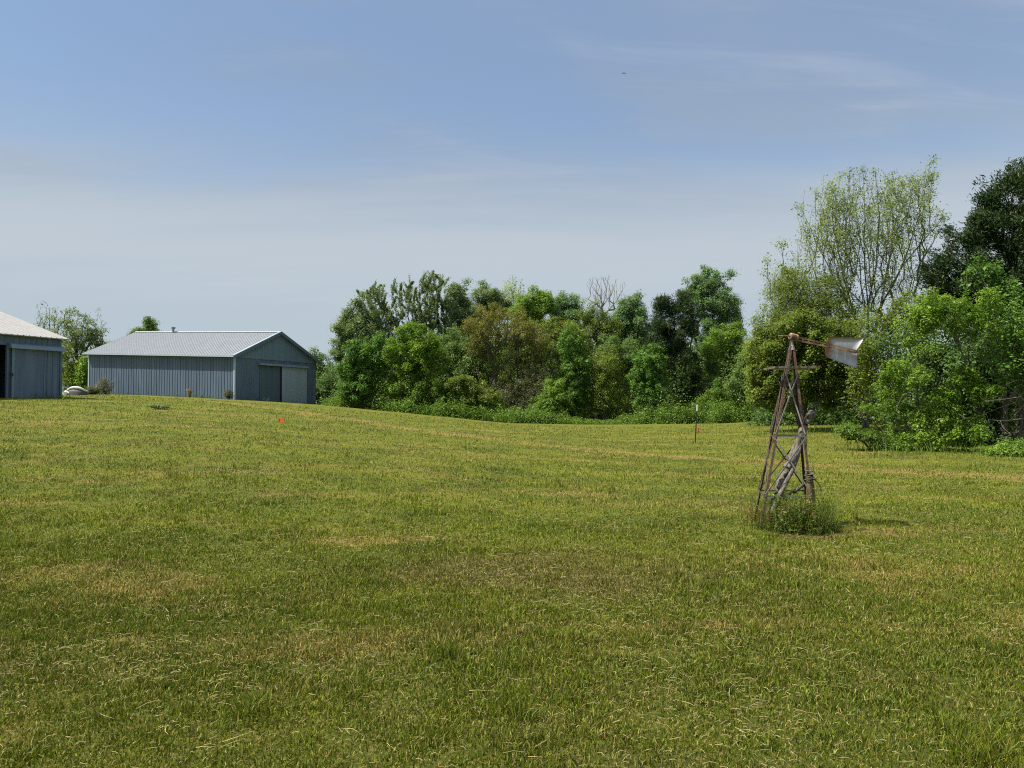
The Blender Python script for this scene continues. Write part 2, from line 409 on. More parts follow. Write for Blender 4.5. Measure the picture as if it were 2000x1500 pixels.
def grass():
    rg = np.random.default_rng(11)
    ds = np.linspace(2.2, 52, 4000)
    rho = np.minimum(13000, 2.6*774**2*EYE/ds**3)
    w = rho*(1.32*1.25*ds+1.2)
    cdf = np.cumsum(w)*(ds[1]-ds[0]); n = int(cdf[-1])
    d = np.interp(rg.random(n)*cdf[-1], cdf, ds)
    x = (rg.random(n)-.5)*(1.32*1.25*d+1.2)
    keep = ~in_shed(x, d)
    cl = fbm(x*1.3+5, d*1.3+3, 4); cl2 = fbm(x*6+50, d*6+20, 2)
    keep &= rg.random(n) < np.clip(.35+1.3*(cl2-.2), .25, 1)
    bare = np.hypot(x-3.65, (d-9.55)*1.2) < .42+.3*(cl2-.5)
    keep &= ~(bare & (rg.random(n) < .8))
    x, d, cl, cl2 = x[keep], d[keep], cl[keep], cl2[keep]; n = len(x)
    z = terrain(x, d)
    h = (.014+.036*np.clip((cl-.38)*2.4, 0, 1)*rg.random(n)+.018*rg.random(n))*(1+1.6*np.clip(cl2-.55, 0, 1))
    tuft = np.clip((vnoise(x*2.3+31, d*2.3+77)-.80)*6, 0, 1)*np.clip((fbm(x*.7+2, d*.7+8, 2)-.45)*5, 0, 1)
    h *= 1+2.2*tuft
    h *= 1+d*.028
    wd = (.0022+.0022*rg.random(n))*(1+d*.16)
    ang = rg.random(n)*2*math.pi; lean = np.abs(rg.normal(0, .55, n))+.1
    az = ang+rg.normal(0, 1.2, n)
    side = np.stack([np.cos(ang), np.sin(ang), np.zeros(n)], 1)*wd[:, None]*.5
    ld = np.stack([np.cos(az), np.sin(az)], 1)
    b = np.stack([x, d, z-.004], 1)
    def pt(f, k):
        th = lean*k
        return b+np.stack([ld[:, 0]*np.sin(th), ld[:, 1]*np.sin(th), np.cos(th)], 1)*(h*f)[:, None]
    m1 = pt(.55, .75); tip = pt(1.0, 1.25)
    co = np.stack([b-side, b+side, m1+side*.8, m1-side*.8, tip], 1).reshape(-1, 3)
    i = np.arange(n)[:, None]*5
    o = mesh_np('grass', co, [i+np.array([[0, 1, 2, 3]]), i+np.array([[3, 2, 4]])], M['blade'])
    tag(o, 'short mown grass with dry and green patches', None, None, 'stuff')
    # cut stalks lying on the lawn
    n = 90000
    d = np.exp(rg.uniform(math.log(2.4), math.log(34), n)); x = (rg.random(n)-.5)*(1.32*1.25*d+1.2)
    cl = fbm(x*.8+70, d*1.1+13, 4); lane = np.abs((x-11)*15.3/20.87+(d-16.7)*14.2/20.87)
    pr = np.clip((cl-.40)*3, .25, 1)+1.5*(lane < .9)
    keep = (rg.random(n) < pr*.75) & ~in_shed(x, d); x, d = x[keep], d[keep]; n = len(x)
    z = terrain(x, d)+.004+.028*rg.random(n)
    L = rg.gamma(1.3, .022, n)+.015; wd = (.00035+.0004*rg.random(n))*(1+d*.14)
    a = rg.random(n)*2*math.pi; a = np.where(rg.random(n) < .25, rg.normal(.35, .6, n), a)
    dirv = np.stack([np.cos(a), np.sin(a), rg.normal(0, .16, n)], 1); sd = np.stack([-np.sin(a), np.cos(a), .6*np.ones(n)], 1)*wd[:, None]
    cur = np.stack([-np.sin(a), np.cos(a), np.zeros(n)], 1)*(rg.normal(0, .12, n)*L)[:, None]
    c0 = np.stack([x, d, z], 1)
    p0 = c0-dirv*L[:, None]/2; p1 = c0+dirv*L[:, None]/2; pm = c0+cur+V3(0, 0, 1)*(.01*rg.random(n))[:, None]
    co = np.stack([p0-sd, p0+sd, pm+sd, pm-sd, p1+sd*.6, p1-sd*.6], 1).reshape(-1, 3)
    i = np.arange(n)[:, None]*6
    o = mesh_np('hay_clippings', co, np.concatenate([i+np.array([[0, 1, 2, 3]]), i+np.array([[3, 2, 4, 5]])]), M['straw'])
    tag(o, 'dry pale stalks left lying by mowing', None, None, 'stuff')
grass()

# ------------------------------------------------------------------ vegetation
def tubes_np(p0, p1, r0, r1, n):
    d = p1-p0; L = np.linalg.norm(d, axis=1, keepdims=True); d = d/np.maximum(L, 1e-6)
    h = np.where(np.abs(d[:, 2:3]) < .9, V3(0, 0, 1), V3(1, 0, 0))
    x = np.cross(d, h); x /= np.linalg.norm(x, axis=1, keepdims=True); y = np.cross(d, x)
    a = np.arange(n)*2*math.pi/n
    ring = x[:, None]*np.cos(a)[None, :, None]+y[:, None]*np.sin(a)[None, :, None]
    A = p0[:, None]+ring*r0[:, None, None]; B = p1[:, None]+ring*r1[:, None, None]
    co = np.concatenate([A, B], 1).reshape(-1, 3)
    j = np.arange(n); q = np.stack([j, (j+1) % n, n+(j+1) % n, n+j], 1)
    f = (np.arange(len(p0))[:, None, None]*2*n+q[None]).reshape(-1, 4)
    return co, f
def join(parts):
    co = []; fs = []; k = 0
    for c, f in parts:
        if len(c): co.append(c); fs.append(f+k); k += len(c)
    return np.concatenate(co), np.concatenate(fs)
def leaves_np(rg, pos, size, elong=.55, up=.5, direc=None, dirw=0.0, out=None):
    n = len(pos)
    nrm = rg.normal(0, 1, (n, 3)); nrm[:, 2] = np.abs(nrm[:, 2])+up
    if out is not None: nrm = nrm*.55+out*1.0
    nrm /= np.linalg.norm(nrm, axis=1, keepdims=True)
    ax = rg.normal(0, 1, (n, 3))
    if direc is not None: ax = ax*(1-dirw)+direc*dirw*1.7
    else: ax[:, 2] -= .35
    ax -= nrm*np.sum(ax*nrm, 1, keepdims=True); ax /= np.maximum(np.linalg.norm(ax, axis=1, keepdims=True), 1e-6)
    sd = np.cross(nrm, ax)
    s = size*np.exp(rg.normal(0, .28, n)); s = s[:, None]
    a = pos-ax*s*.5; b = pos+ax*s*.5; lift = nrm*s*.12
    l = pos+sd*s*elong*.5+lift-ax*s*.05; r = pos-sd*s*elong*.5+lift-ax*s*.05
    co = np.stack([a, r, b, l], 1).reshape(-1, 3)
    return co, np.arange(n)[:, None]*4+np.array([[0, 1, 2, 3]])

def grow(rg, base, limbs, att, step, upw=1.5, wob=.12):
    P = [np.array(base, float)]; par = [-1]
    for lb in limbs:
        start = np.array(lb[0]); k = int(np.argmin([np.linalg.norm(start-p) for p in P])) if len(P) > 1 else 0
        prev = k
        for q in lb[1:]:
            q = np.array(q, float); a = P[prev]; m = max(1, int(np.linalg.norm(q-a)/(step*1.2)))
            for i in range(1, m+1):
                w = rg.normal(0, wob*step*.6, 3) if i < m else 0
                P.append(a+(q-a)*i/m+w); par.append(prev); prev = len(P)-1
    n0 = len(P)
    A = np.zeros((n0+len(att)*14+10, 3)); A[:n0] = P; par = par+[0]*(len(A)-n0); n = n0
    b = np.array(base); order = np.argsort(np.linalg.norm((att-b)*[1, 1, .8], axis=1))
    tips = []
    for k in order:
        p = att[k]; v = p-A[:n]; dist = np.linalg.norm(v, axis=1)+1e-6
        cost = dist*(upw-v[:, 2]/dist)+.15
        j = int(np.argmin(cost)); a = A[j].copy(); L = dist[j]
        m = min(12, max(1, int(L/step)))
        pd = a-A[par[j]] if par[j] >= 0 else V3(0, 0, 1); pn = np.linalg.norm(pd); pd = pd/pn if pn > 1e-6 else V3(0, 0, 1)
        ctrl = a+pd*L*.25+(p-a)*.3
        prev = j
        for i in range(1, m+1):
            t = i/m; q = a*(1-t)**2+ctrl*2*t*(1-t)+p*t*t
            if i < m: q = q+rg.normal(0, wob*step, 3)
            if n >= len(A): break
            A[n] = q; par[n] = prev; prev = n; n += 1
        tips.append(prev)
    return A[:n], np.array(par[:n]), np.array(tips)

def skeleton_mesh(A, par, r_base, r_tip, maxseg=1e9, e=2.4):
    n = len(A); w = np.zeros(n); ch = np.zeros(n, int)
    for i in range(1, n): ch[par[i]] += 1
    w[ch == 0] = 1
    for i in range(n-1, 0, -1): w[par[i]] += w[i]
    w = np.maximum(w, 1)
    r = r_tip+(r_base-r_tip)*((w/w[0])**(1/e)-(1/w[0])**(1/e))/max(1e-6, 1-(1/w[0])**(1/e))
    i = np.arange(1, n); p0, p1 = A[par[i]], A[i]
    r0 = np.minimum(r[par[i]], r[i]*1.5); r1 = r[i]
    ext = (p1-p0)*.03
    big = r1 > r_tip*2.2
    parts = []
    for msk, ns in ((big, 6), (~big, 3)):
        if msk.any(): parts.append(tubes_np(p0[msk], (p1+ext)[msk], r0[msk], r1[msk], ns))
    return join(parts)

def sample_ells(rg, ells, d, n, shell=.5, depth=.9, maxdep=4.5):
    ws = np.array([e[2]*e[3] for e in ells], float); ws /= ws.sum()
    pts = []
    for e, k in zip(ells, rg.multinomial(n, ws)):
        c = at(e[0], e[1], d+(e[4] if len(e) > 4 else 0)); s = c[1]/F
        v = rg.normal(0, 1, (k, 3)); v /= np.linalg.norm(v, axis=1, keepdims=True)
        rr = rg.random(k)**shell*(1+rg.normal(0, .14, k))*np.where(rg.random(k) < .06, 1.25, 1.0)
        ry = min(max(e[2], .6*e[3])*s*depth, maxdep)
        pts.append(c+v*rr[:, None]*[e[2]*s, ry, e[3]*s])
    return np.concatenate(pts)

_seed = [100]
def plant(name, label, cat, ub, d, ells, mat, nleaf, size, natt=150, shell=.45, cl=.42, rb=.13, rt=.012, limbs=None, fork=None,
          bark='bark', elong=.55, up=.5, plume=0.0, outward=0.0, stems=0, group=None, step=.55, upw=1.5, along=.5, trunk_name='trunk',
          crown_name='crown', depth=.9, flat=.75, wob=.12, floor=True, ndens=1.0, loosef=False):
    _seed[0] += 1; rg = np.random.default_rng(_seed[0])
    b = on_ground(ub, d); b[2] -= .05; natt = int(natt*(ndens if nleaf and plume == 0 else 1))
    if d > 55 and nleaf > 3000: nleaf = int(nleaf*1.9); size *= .73; cl *= .86
    att = sample_ells(rg, ells, d, natt, shell, depth)
    if floor: att[:, 2] = np.maximum(att[:, 2], terrain(att[:, 0], att[:, 1])+.12)
    if limbs:
        lb = []
        for L in limbs:
            off = rg.normal(0, .35); q = []; wob_l = wob
            for k, p in enumerate(L):
                dd = d+(off*(k/len(L)) if len(p) < 3 else p[2])
                q.append(at(p[0], p[1], dd) if p[1] is not None else b)
            lb.append(q)
    elif stems:
        ctr = att.mean(0); lb = []
        for k in range(stems):
            a = att[rg.integers(len(att))]; a = b+(a-b)*.55
            lb.append([b, b+(a-b)*.5*[.5, .5, 1]+rg.normal(0, .05, 3), a])
    else:
        ctr = att.mean(0); fz = at(0, fork, d)[2] if fork else b[2]+(ctr[2]-b[2])*.75
        top = att[:, 2].max(); tt = b+(ctr-b)*[.9, .9, 0]; tt[2] = top-.25*(top-fz)
        m = b+(tt-b)*[.35, .35, 0]; m[2] = fz
        lb = [[b, m, tt]]
    if limbs and nleaf and loosef: att = np.concatenate([att]+[[q[-1]+rg.normal(0, .12, 3)] for q in lb for _ in range(5)])
    A, par, tips = grow(rg, b, lb, att, step, upw, wob)
    root = empty(name, b, label, cat, group)
    co, f = skeleton_mesh(A, par, rb, rt)
    mesh_np(trunk_name, co, f, M[bark], root, smooth=True)
    if nleaf:
        T = A[tips]; Pp = A[par[tips]]; Pp2 = A[np.maximum(par[par[tips]], 0)]
        w = rg.gamma(2.0, 1, len(tips)); w /= w.sum()
        k = rg.choice(len(tips), nleaf, p=w)
        t = rg.random(nleaf)**1.5*along
        base = T[k]*(1-t)[:, None]+Pp[k]*t[:, None]
        if loosef:
            pos = base+rg.normal(0, 1, (nleaf, 3))*(cl*np.sqrt(w[k]*len(tips))**.6)[:, None]*[1, 1, flat]
        elif plume > 0:
            dr = T[k]-Pp[k]; dr /= np.maximum(np.linalg.norm(dr, axis=1, keepdims=True), 1e-6)
            dr[:, 2] += .6; dr /= np.linalg.norm(dr, axis=1, keepdims=True)
            pos = base+dr*(rg.random(nleaf)*plume)[:, None]+rg.normal(0, cl, (nleaf, 3))*[1, 1, flat]
        else:
            rad = 1.55*cl*np.sqrt(w[k]*len(tips))**.7
            v = rg.normal(0, 1, (nleaf, 3)); v[:, 2] += .55; v /= np.linalg.norm(v, axis=1, keepdims=True); outn = v
            wob3 = 1+.25*np.sin(v[:, 0]*5+k)*np.cos(v[:, 1]*4+k*1.7)
            loose = np.where(rg.random(nleaf) < .12, 1.5, 1.0)
            pos = base+v*(rg.random(nleaf)**.42*rad*wob3*loose)[:, None]*[1, 1, flat]
        if floor: pos[:, 2] = np.maximum(pos[:, 2], terrain(pos[:, 0], pos[:, 1])+.03)
        dirs = None
        if plume > 0 or loosef: outn = None
        if outward > 0:
            dirs = pos-(A[tips].mean(0)*[1, 1, 0]+[0, 0, b[2]]+pos*[0, 0, .8]); dirs /= np.maximum(np.linalg.norm(dirs, axis=1, keepdims=True), 1e-6)
        co, f = leaves_np(rg, pos, size, elong, up, dirs, outward, outn)
        mesh_np(crown_name, co, f, M[mat], root)
    return root
def bush(name, label, cat, ub, d, ells, mat, nleaf, size, **kw):
    k = dict(stems=5, rb=.05, rt=.008, trunk_name='stems', crown_name='foliage', natt=110, cl=.30)
    k.update(kw); return plant(name, label, cat, ub, d, ells, mat, nleaf, size, **k)

G1 = 'trees of the far grove'; G2 = 'trees beyond the barn'; G3 = 'trees and shrubs of the right hand thicket'; G4 = 'vine covered trees and shrubs along the grove edge'
# --- behind the buildings
plant('young_tree', 'small thin twiggy tree just above the white shed roof', 'tree', 96, 92, [(96, 640, 32, 50)], 'grey', 900, .20, natt=150, rb=.16, cl=.3, group=G2, limbs=[[(97, None), (97, 700), (95, 640), (94, 600)], [(97, 700), (85, 650), (78, 620)], [(97, 690), (112, 640), (118, 610)]])
plant('broad_tree', 'airy round tree with pale green leaves between shed and barn', 'tree', 152, 80, [(155, 645, 48, 52), (140, 670, 34, 36), (180, 660, 24, 30)], 'grey', 3100, .25, natt=330, rb=.26, cl=.36, flat=.5, group=G2, limbs=[[(152, None), (150, 720), (146, 660), (150, 610)], [(152, 730), (165, 690), (185, 640)], [(150, 715), (130, 670), (118, 640)]])
bush('hedge_shrub', 'brownish green shrub mass beside the shed wall', 'shrub', 138, 76, [(132, 720, 20, 46), (148, 735, 18, 34)], 'olive', 5200, .20, group=G2, cl=.4)
bush('hedge_shrub', 'yellow green shrub beneath the airy tree by the barn corner', 'shrub', 163, 75, [(161, 742, 15, 24), (168, 715, 12, 30)], 'fresh', 2600, .20, group=G2)
bush('hedge_shrub', 'dark shrub filling the gap behind the barn corner', 'shrub', 185, 84, [(165, 720, 26, 50), (130, 740, 30, 30)], 'shade', 5200, .22, group=G2, cl=.5)
plant('leafy_tree', 'dense treetop showing above the barn roof', 'tree', 288, 108, [(290, 634, 11, 13), (284, 651, 20, 11), (264, 656, 12, 8), (300, 650, 9, 11)], 'mid', 5200, .26, natt=150, rb=.22, cl=.42, group=G2)
plant('young_tree', 'twiggy treetop peeking over the left slope of the barn roof', 'tree', 208, 104, [(208, 674, 14, 10), (190, 680, 16, 12), (225, 680, 16, 10)], 'grey', 900, .22, natt=90, rb=.14, group=G2)
plant('leafy_tree', 'hazy dark treetop rising past the right end of the barn', 'tree', 622, 104, [(618, 712, 20, 28), (640, 740, 36, 34)], 'mid', 9000, .28, natt=170, rb=.2, cl=.5, group=G2)
bush('hedge_shrub', 'low dark shrub at the right end of the barn', 'shrub', 640, 82, [(630, 765, 26, 22), (655, 750, 22, 34), (612, 770, 22, 18)], 'shade', 6500, .20, cl=.4, group=G2)
# --- far grove, back row
plant('broad_tree', 'loose grey green tree at the left end of the grove', 'tree', 700, 70, [(690, 640, 32, 40), (672, 650, 22, 34), (722, 640, 34, 60), (700, 590, 18, 24), (660, 690, 18, 24)], 'grey', 15000, .19, natt=230, cl=.34, rb=.18, group=G1)
plant('plumed_tree', 'tall loose tree with feathery upright shoots, left of the grove peak', 'tree', 738, 72, [(728, 600, 30, 38), (750, 640, 34, 50), (735, 572, 18, 14)], 'grey', 8500, .20, natt=190, plume=.65, cl=.07, elong=.4, up=.1, rb=.16, group=G1)
plant('plumed_tree', 'tallest feathery tree of the left grove with spiky crown', 'tree', 830, 73, [(815, 620, 52, 70), (850, 600, 44, 56), (790, 580, 28, 26), (845, 555, 26, 18), (868, 660, 40, 60)], 'grey', 22000, .20, natt=430, plume=.7, cl=.08, elong=.4, up=.1, rb=.22, group=G1)
plant('leafy_tree', 'rounded mid green tree on the right shoulder of the feathery trees', 'tree', 895, 75, [(890, 590, 30, 42), (905, 640, 34, 60)], 'grey', 16000, .19, natt=180, cl=.36, rb=.18, group=G1)
plant('leafy_tree', 'light green tree behind the orange tinted tree', 'tree', 950, 80, [(952, 590, 34, 36), (935, 620, 26, 40), (975, 600, 26, 34)], 'grey', 14000, .20, natt=180, cl=.36, rb=.18, group=G1)
plant('pale_tree', 'thin pale tree top standing in the middle of the skyline', 'tree', 1004, 84, [(1004, 570, 24, 27), (1004, 600, 30, 30)], 'pale', 2600, .17, natt=190, cl=.30, rb=.14, group=G1, limbs=[[(1004, None), (1004, 630), (1003, 580), (1004, 552)], [(1004, 620), (990, 580), (985, 560)], [(1004, 620), (1020, 585), (1024, 562)]])
plant('leafy_tree', 'bright green bushy tree right of the pale thin tree', 'tree', 1042, 76, [(1042, 600, 38, 34), (1030, 620, 40, 36), (1062, 592, 20, 24)], 'fresh', 20000, .19, natt=160, cl=.42, rb=.2, group=G1)
plant('leafy_tree', 'dark green dome shaped tree left of the bare tree', 'tree', 1105, 78, [(1105, 596, 34, 34), (1100, 630, 42, 40)], 'dome', 17000, .19, natt=150, cl=.42, rb=.2, group=G1)
plant('bare_tree', 'bare leafless grey tree on the grove skyline', 'tree', 1180, 79, [(1172, 565, 26, 34), (1200, 570, 24, 34), (1160, 570, 14, 26)], 'grey', 0, .1, natt=150, rb=.16, rt=.016, bark='palebark', shell=.3, upw=1.25, group=G1, limbs=[[(1180, None), (1180, 650), (1176, 600), (1175, 540)], [(1179, 610), (1165, 570), (1152, 545)], [(1180, 605), (1195, 575), (1205, 545)], [(1177, 595), (1186, 560), (1190, 535)], [(1182, 610), (1206, 585), (1222, 556)]])
plant('leafy_tree', 'bluish green rounded tree right of the bare tree', 'tree', 1230, 76, [(1228, 590, 26, 32), (1232, 630, 36, 44), (1215, 650, 30, 40), (1245, 660, 28, 36)], 'dome', 19000, .19, natt=170, cl=.38, rb=.2, group=G1)
plant('poplar_tree', 'tallest dome shaped tree near the right end of the grove', 'tree', 1388, 77, [(1385, 548, 32, 36), (1392, 590, 48, 52), (1365, 580, 30, 44), (1418, 610, 34, 44), (1395, 650, 54, 44), (1436, 640, 18, 26)], 'dome', 34000, .19, natt=300, cl=.38, rb=.28, shell=.38, group=G1)
plant('leafy_tree', 'olive grey twiggy tree beneath the bare tree', 'tree', 1165, 74, [(1165, 640, 38, 40), (1150, 620, 26, 28), (1190, 640, 26, 40)], 'olive', 9000, .16, natt=240, cl=.34, rb=.16, rt=.016, group=G1)
# --- far grove, middle
plant('cedar_tree', 'almost black evergreen cedar in front of the tallest dome tree', 'tree', 1318, 68, [(1296, 605, 22, 36), (1335, 610, 24, 50), (1312, 660, 44, 60), (1330, 740, 50, 66), (1290, 720, 30, 60)], 'cedar', 44000, .20, loosef=True, ndens=1.0, natt=330, cl=.26, elong=.30, up=.2, outward=.6, rb=.2, group=G1, shell=.4)
plant('leafy_tree', 'bright young tree growing against the right side of the dark cedar', 'tree', 1415, 70, [(1410, 680, 34, 44), (1435, 700, 28, 44), (1400, 720, 30, 40), (1440, 650, 16, 24), (1425, 750, 40, 40)], 'fresh', 20000, .18, natt=200, cl=.36, rb=.15, group=G1)
plant('orange_tree', 'round tree tinted with orange yellow young leaves', 'tree', 962, 65.5, [(950, 640, 44, 44), (1000, 640, 46, 36), (930, 660, 24, 34), (1040, 660, 36, 36)], 'rusty', 12500, .13, natt=420, cl=.28, rb=.16, rt=.016, shell=.36, group=G1, step=.5)
plant('twiggy_tree', 'wide brownish tree of bare twigs and sparse olive leaves', 'tree', 1012, 66.5, [(1010, 700, 70, 50), (960, 720, 44, 56), (1056, 710, 40, 60), (1010, 750, 64, 50), (1030, 650, 44, 30)], 'olive', 13500, .12, natt=560, cl=.30, rb=.18, rt=.020, shell=.40, group=G1, step=.5)
plant('leafy_tree', 'olive green tree in the centre beside the orange tinted tree', 'tree', 1100, 70, [(1100, 660, 40, 44), (1120, 690, 36, 48), (1075, 650, 30, 34)], 'olive', 14000, .16, natt=220, cl=.36, rb=.16, group=G1)
plant('leafy_tree', 'dark leafy tree filling the middle of the left grove', 'tree', 880, 70, [(880, 700, 52, 60), (840, 730, 50, 60), (905, 740, 40, 56)], 'mid', 26000, .18, natt=230, cl=.42, rb=.18, group=G1)
plant('leafy_tree', 'shaded tree below the feathery left trees', 'tree', 750, 69, [(750, 720, 40, 66), (720, 700, 34, 50), (700, 740, 34, 50)], 'mid', 22000, .18, natt=200, cl=.42, rb=.16, group=G1)
plant('leafy_tree', 'shaded green tree filling the gap beside the olive bush', 'tree', 1466, 58, [(1462, 715, 24, 50), (1450, 760, 30, 40), (1480, 760, 30, 50), (1472, 680, 16, 26)], 'mid', 15000, .17, natt=170, cl=.32, rb=.12, group=G1)
plant('leafy_tree', 'green tree closing the gap between black cedar and centre', 'tree', 1225, 69, [(1215, 700, 44, 50), (1240, 740, 44, 60), (1180, 700, 34, 40)], 'mid', 18000, .18, natt=200, cl=.36, rb=.15, group=G1)
plant('leafy_tree', 'olive green tree behind the arching yellow green shrub', 'tree', 925, 68, [(915, 700, 40, 50), (930, 740, 46, 50)], 'mid', 15000, .18, natt=180, cl=.36, rb=.15, group=G1)
# --- grove edge
bush('round_shrub', 'bright green rounded tree like shrub in front of the feathery trees', 'shrub', 810, 64, [(808, 665, 44, 42), (790, 700, 36, 40), (835, 690, 34, 40), (808, 745, 46, 46)], 'bright', 26000, .18, natt=190, cl=.34, stems=3, rb=.12, group=G4)
bush('vine_mound', 'vine covered stump like mound at the left grove edge', 'shrub', 710, 64, [(706, 680, 30, 24), (706, 730, 34, 56), (735, 700, 22, 40), (680, 740, 24, 44)], 'vine', 26000, .17, natt=200, cl=.28, shell=.25, group=G4)
bush('vine_mound', 'vine draped dome shaped mound left of the black cedar', 'shrub', 1270, 63, [(1270, 715, 32, 42), (1270, 765, 36, 44)], 'vine', 24000, .16, natt=180, cl=.24, shell=.2, group=G4)
bush('vine_column', 'tall dark column of vines left of the centre', 'shrub', 1118, 65, [(1118, 690, 26, 44), (1118, 750, 30, 60), (1105, 790, 24, 34)], 'vine', 22000, .16, natt=190, cl=.26, shell=.25, group=G4)
bush('round_shrub', 'brown olive twiggy shrub between the two vine covered mounds', 'shrub', 1185, 65, [(1180, 720, 40, 50), (1190, 770, 42, 46), (1160, 780, 28, 40)], 'olive', 15000, .14, natt=260, cl=.32, rt=.014, group=G4)
bush('round_shrub', 'small fresh green shrub at the foot of the orange tinted tree', 'shrub', 1076, 63, [(1076, 775, 26, 40), (1060, 795, 22, 28)], 'fresh', 9000, .16, group=G4)
bush('round_shrub', 'arching yellow green shrub at the edge under the orange tinted tree', 'shrub', 935, 63, [(930, 770, 36, 26), (955, 785, 26, 24), (905, 750, 26, 22)], 'olive', 8500, .17, group=G4)
bush('round_shrub', 'dark green shrub at the edge beneath the bright rounded shrub', 'shrub', 850, 63.5, [(850, 770, 34, 34), (820, 785, 34, 26), (785, 790, 34, 22)], 'bramble', 15000, .16, group=G4)
bush('round_shrub', 'sprawling green shrub at the right foot of the black cedar', 'shrub', 1425, 61, [(1420, 770, 36, 36), (1445, 790, 26, 34), (1390, 795, 30, 26)], 'bramble', 15000, .16, group=G4)
bush('round_shrub', 'twiggy brown undergrowth shrub below the orange tinted tree', 'shrub', 1010, 65, [(1000, 780, 50, 40), (1045, 760, 40, 50)], 'brown', 9000, .13, natt=260, rt=.016, cl=.34, group=G4)
# --- right hand thicket
LIMBS = [[(1690, None), (1690, 780), (1688, 730)], [(1688, 730), (1680, 690), (1672, 620), (1650, 540), (1632, 450), (1622, 356)], [(1672, 620), (1630, 540), (1592, 460), (1566, 400)], [(1650, 540), (1655, 460), (1664, 332)],
         [(1688, 730), (1697, 690), (1697, 600), (1692, 500), (1693, 400), (1690, 326)], [(1697, 600), (1716, 510), (1722, 420), (1714, 332)], [(1692, 500), (1675, 430), (1650, 385)],
         [(1688, 730), (1705, 680), (1722, 600), (1742, 500), (1756, 420), (1762, 345)], [(1722, 600), (1765, 520), (1800, 420), (1824, 312)], [(1765, 520), (1815, 460), (1846, 425)], [(1742, 500), (1775, 430), (1790, 352)],
         [(1690, 780), (1660, 720), (1605, 645), (1555, 590), (1520, 540), (1496, 505)], [(1555, 590), (1535, 530), (1528, 470)], [(1660, 720), (1640, 660), (1620, 600), (1590, 520), (1575, 450)]]
plant('fan_tree', 'tall airy tree with a fan of thin limbs and tiny new leaves', 'tree', 1690, 38,
      [(1690, 430, 96, 95), (1620, 470, 58, 90), (1770, 430, 66, 90), (1640, 390, 52, 50), (1760, 372, 50, 36), (1815, 355, 20, 40), (1560, 560, 60, 70), (1720, 550, 80, 70), (1520, 550, 24, 70)],
      'fan', 34000, .088, natt=1600, ndens=1.0, cl=.13, rb=.16, rt=.006, shell=.42, step=.45, upw=1.18, along=1.0, group=G3, bark='greybark', limbs=LIMBS, wob=.06, loosef=True)
plant('twiggy_tree', 'greyish twiggy tree rising left of the airy fan shaped tree', 'tree', 1570, 37, [(1560, 590, 60, 60), (1520, 630, 46, 60), (1610, 610, 50, 56), (1500, 660, 34, 50), (1540, 550, 34, 30), (1630, 560, 34, 40), (1660, 630, 40, 50)], 'olive', 27000, .08, natt=900, cl=.15, rb=.10, rt=.006, loosef=True, bark='greybark', group=G3, stems=6, upw=1.3)
bush('honeysuckle_bush', 'huge rounded olive green bush behind the windmill', 'shrub', 1570, 36, [(1575, 690, 100, 70), (1560, 665, 90, 52), (1630, 690, 70, 66), (1530, 740, 66, 60), (1640, 740, 70, 60), (1500, 700, 44, 56), (1490, 755, 34, 46)],
     'olive', 90000, .105, natt=760, ndens=1.0, cl=.20, stems=9, rb=.07, rt=.008, shell=.3, group=G3, elong=.5)
plant('cedar_tree', 'big dark evergreen cedar rising at the right edge of the photo', 'tree', 1990, 31, [(1995, 350, 46, 50), (1960, 420, 70, 70), (2010, 480, 110, 110), (1890, 480, 56, 60), (1840, 520, 40, 44), (1930, 560, 100, 70), (1850, 575, 50, 40), (2080, 420, 70, 120), (2040, 660, 120, 150), (2040, 320, 40, 40)],
      'cedar', 110000, .145, loosef=True, ndens=1.0, natt=620, cl=.16, elong=.25, up=.15, outward=.65, rb=.24, rt=.010, shell=.38, group=G3, along=.8)
plant('leafy_tree', 'vine leaved tree hanging over the cedar at the right edge', 'tree', 1955, 27, [(1950, 560, 40, 50), (1975, 620, 44, 60), (1915, 540, 30, 30), (2010, 640, 50, 90)], 'vine', 9000, .10, natt=260, cl=.20, rb=.12, group=G3)
bush('young_box_elder', 'bright fresh green leafy sapling in front of the thicket', 'shrub', 1820, 25, [(1850, 600, 58, 38), (1800, 640, 34, 56), (1905, 635, 46, 40), (1930, 585, 28, 22), (1762, 735, 50, 40), (1718, 790, 40, 24), (1800, 815, 70, 46), (1885, 735, 34, 20), (1925, 765, 30, 18), (1880, 840, 48, 30), (1790, 868, 54, 20), (1850, 780, 30, 26)],
     'bright', 36000, .070, natt=380, cl=.14, stems=9, rb=.06, rt=.006, shell=.4, group=G3, flat=.6, elong=.6, up=.8)
bush('twiggy_shrub', 'brownish twiggy shrub between the olive bush and the bright sapling', 'shrub', 1730, 30, [(1720, 650, 56, 50), (1700, 720, 50, 60), (1770, 630, 50, 60), (1740, 790, 60, 60)], 'olive', 15000, .085, natt=560, cl=.20, rt=.008, stems=7, group=G3)
bush('twiggy_shrub', 'dark shaded shrub deep behind the bright sapling', 'shrub', 1880, 28, [(1840, 700, 90, 90), (1900, 780, 90, 90), (1790, 820, 70, 60), (1960, 740, 70, 110), (1870, 850, 90, 40)], 'shade', 42000, .11, natt=320, cl=.28, stems=7, group=G3)
bush('twiggy_shrub', 'yellowish shrub at the right edge above the dead branches', 'shrub', 1990, 25, [(1985, 640, 36, 60), (2010, 720, 40, 70), (1960, 700, 26, 60), (2040, 640, 40, 80)], 'vine', 9000, .085, natt=320, cl=.18, rt=.007, stems=6, group=G3)
bush('low_shrub', 'low weedy bush spilling onto the grass left of the bright sapling', 'shrub', 1700, 25, [(1690, 852, 46, 9), (1735, 872, 44, 9), (1655, 842, 30, 7)], 'bramble', 5000, .07, cl=.14, group=G3)
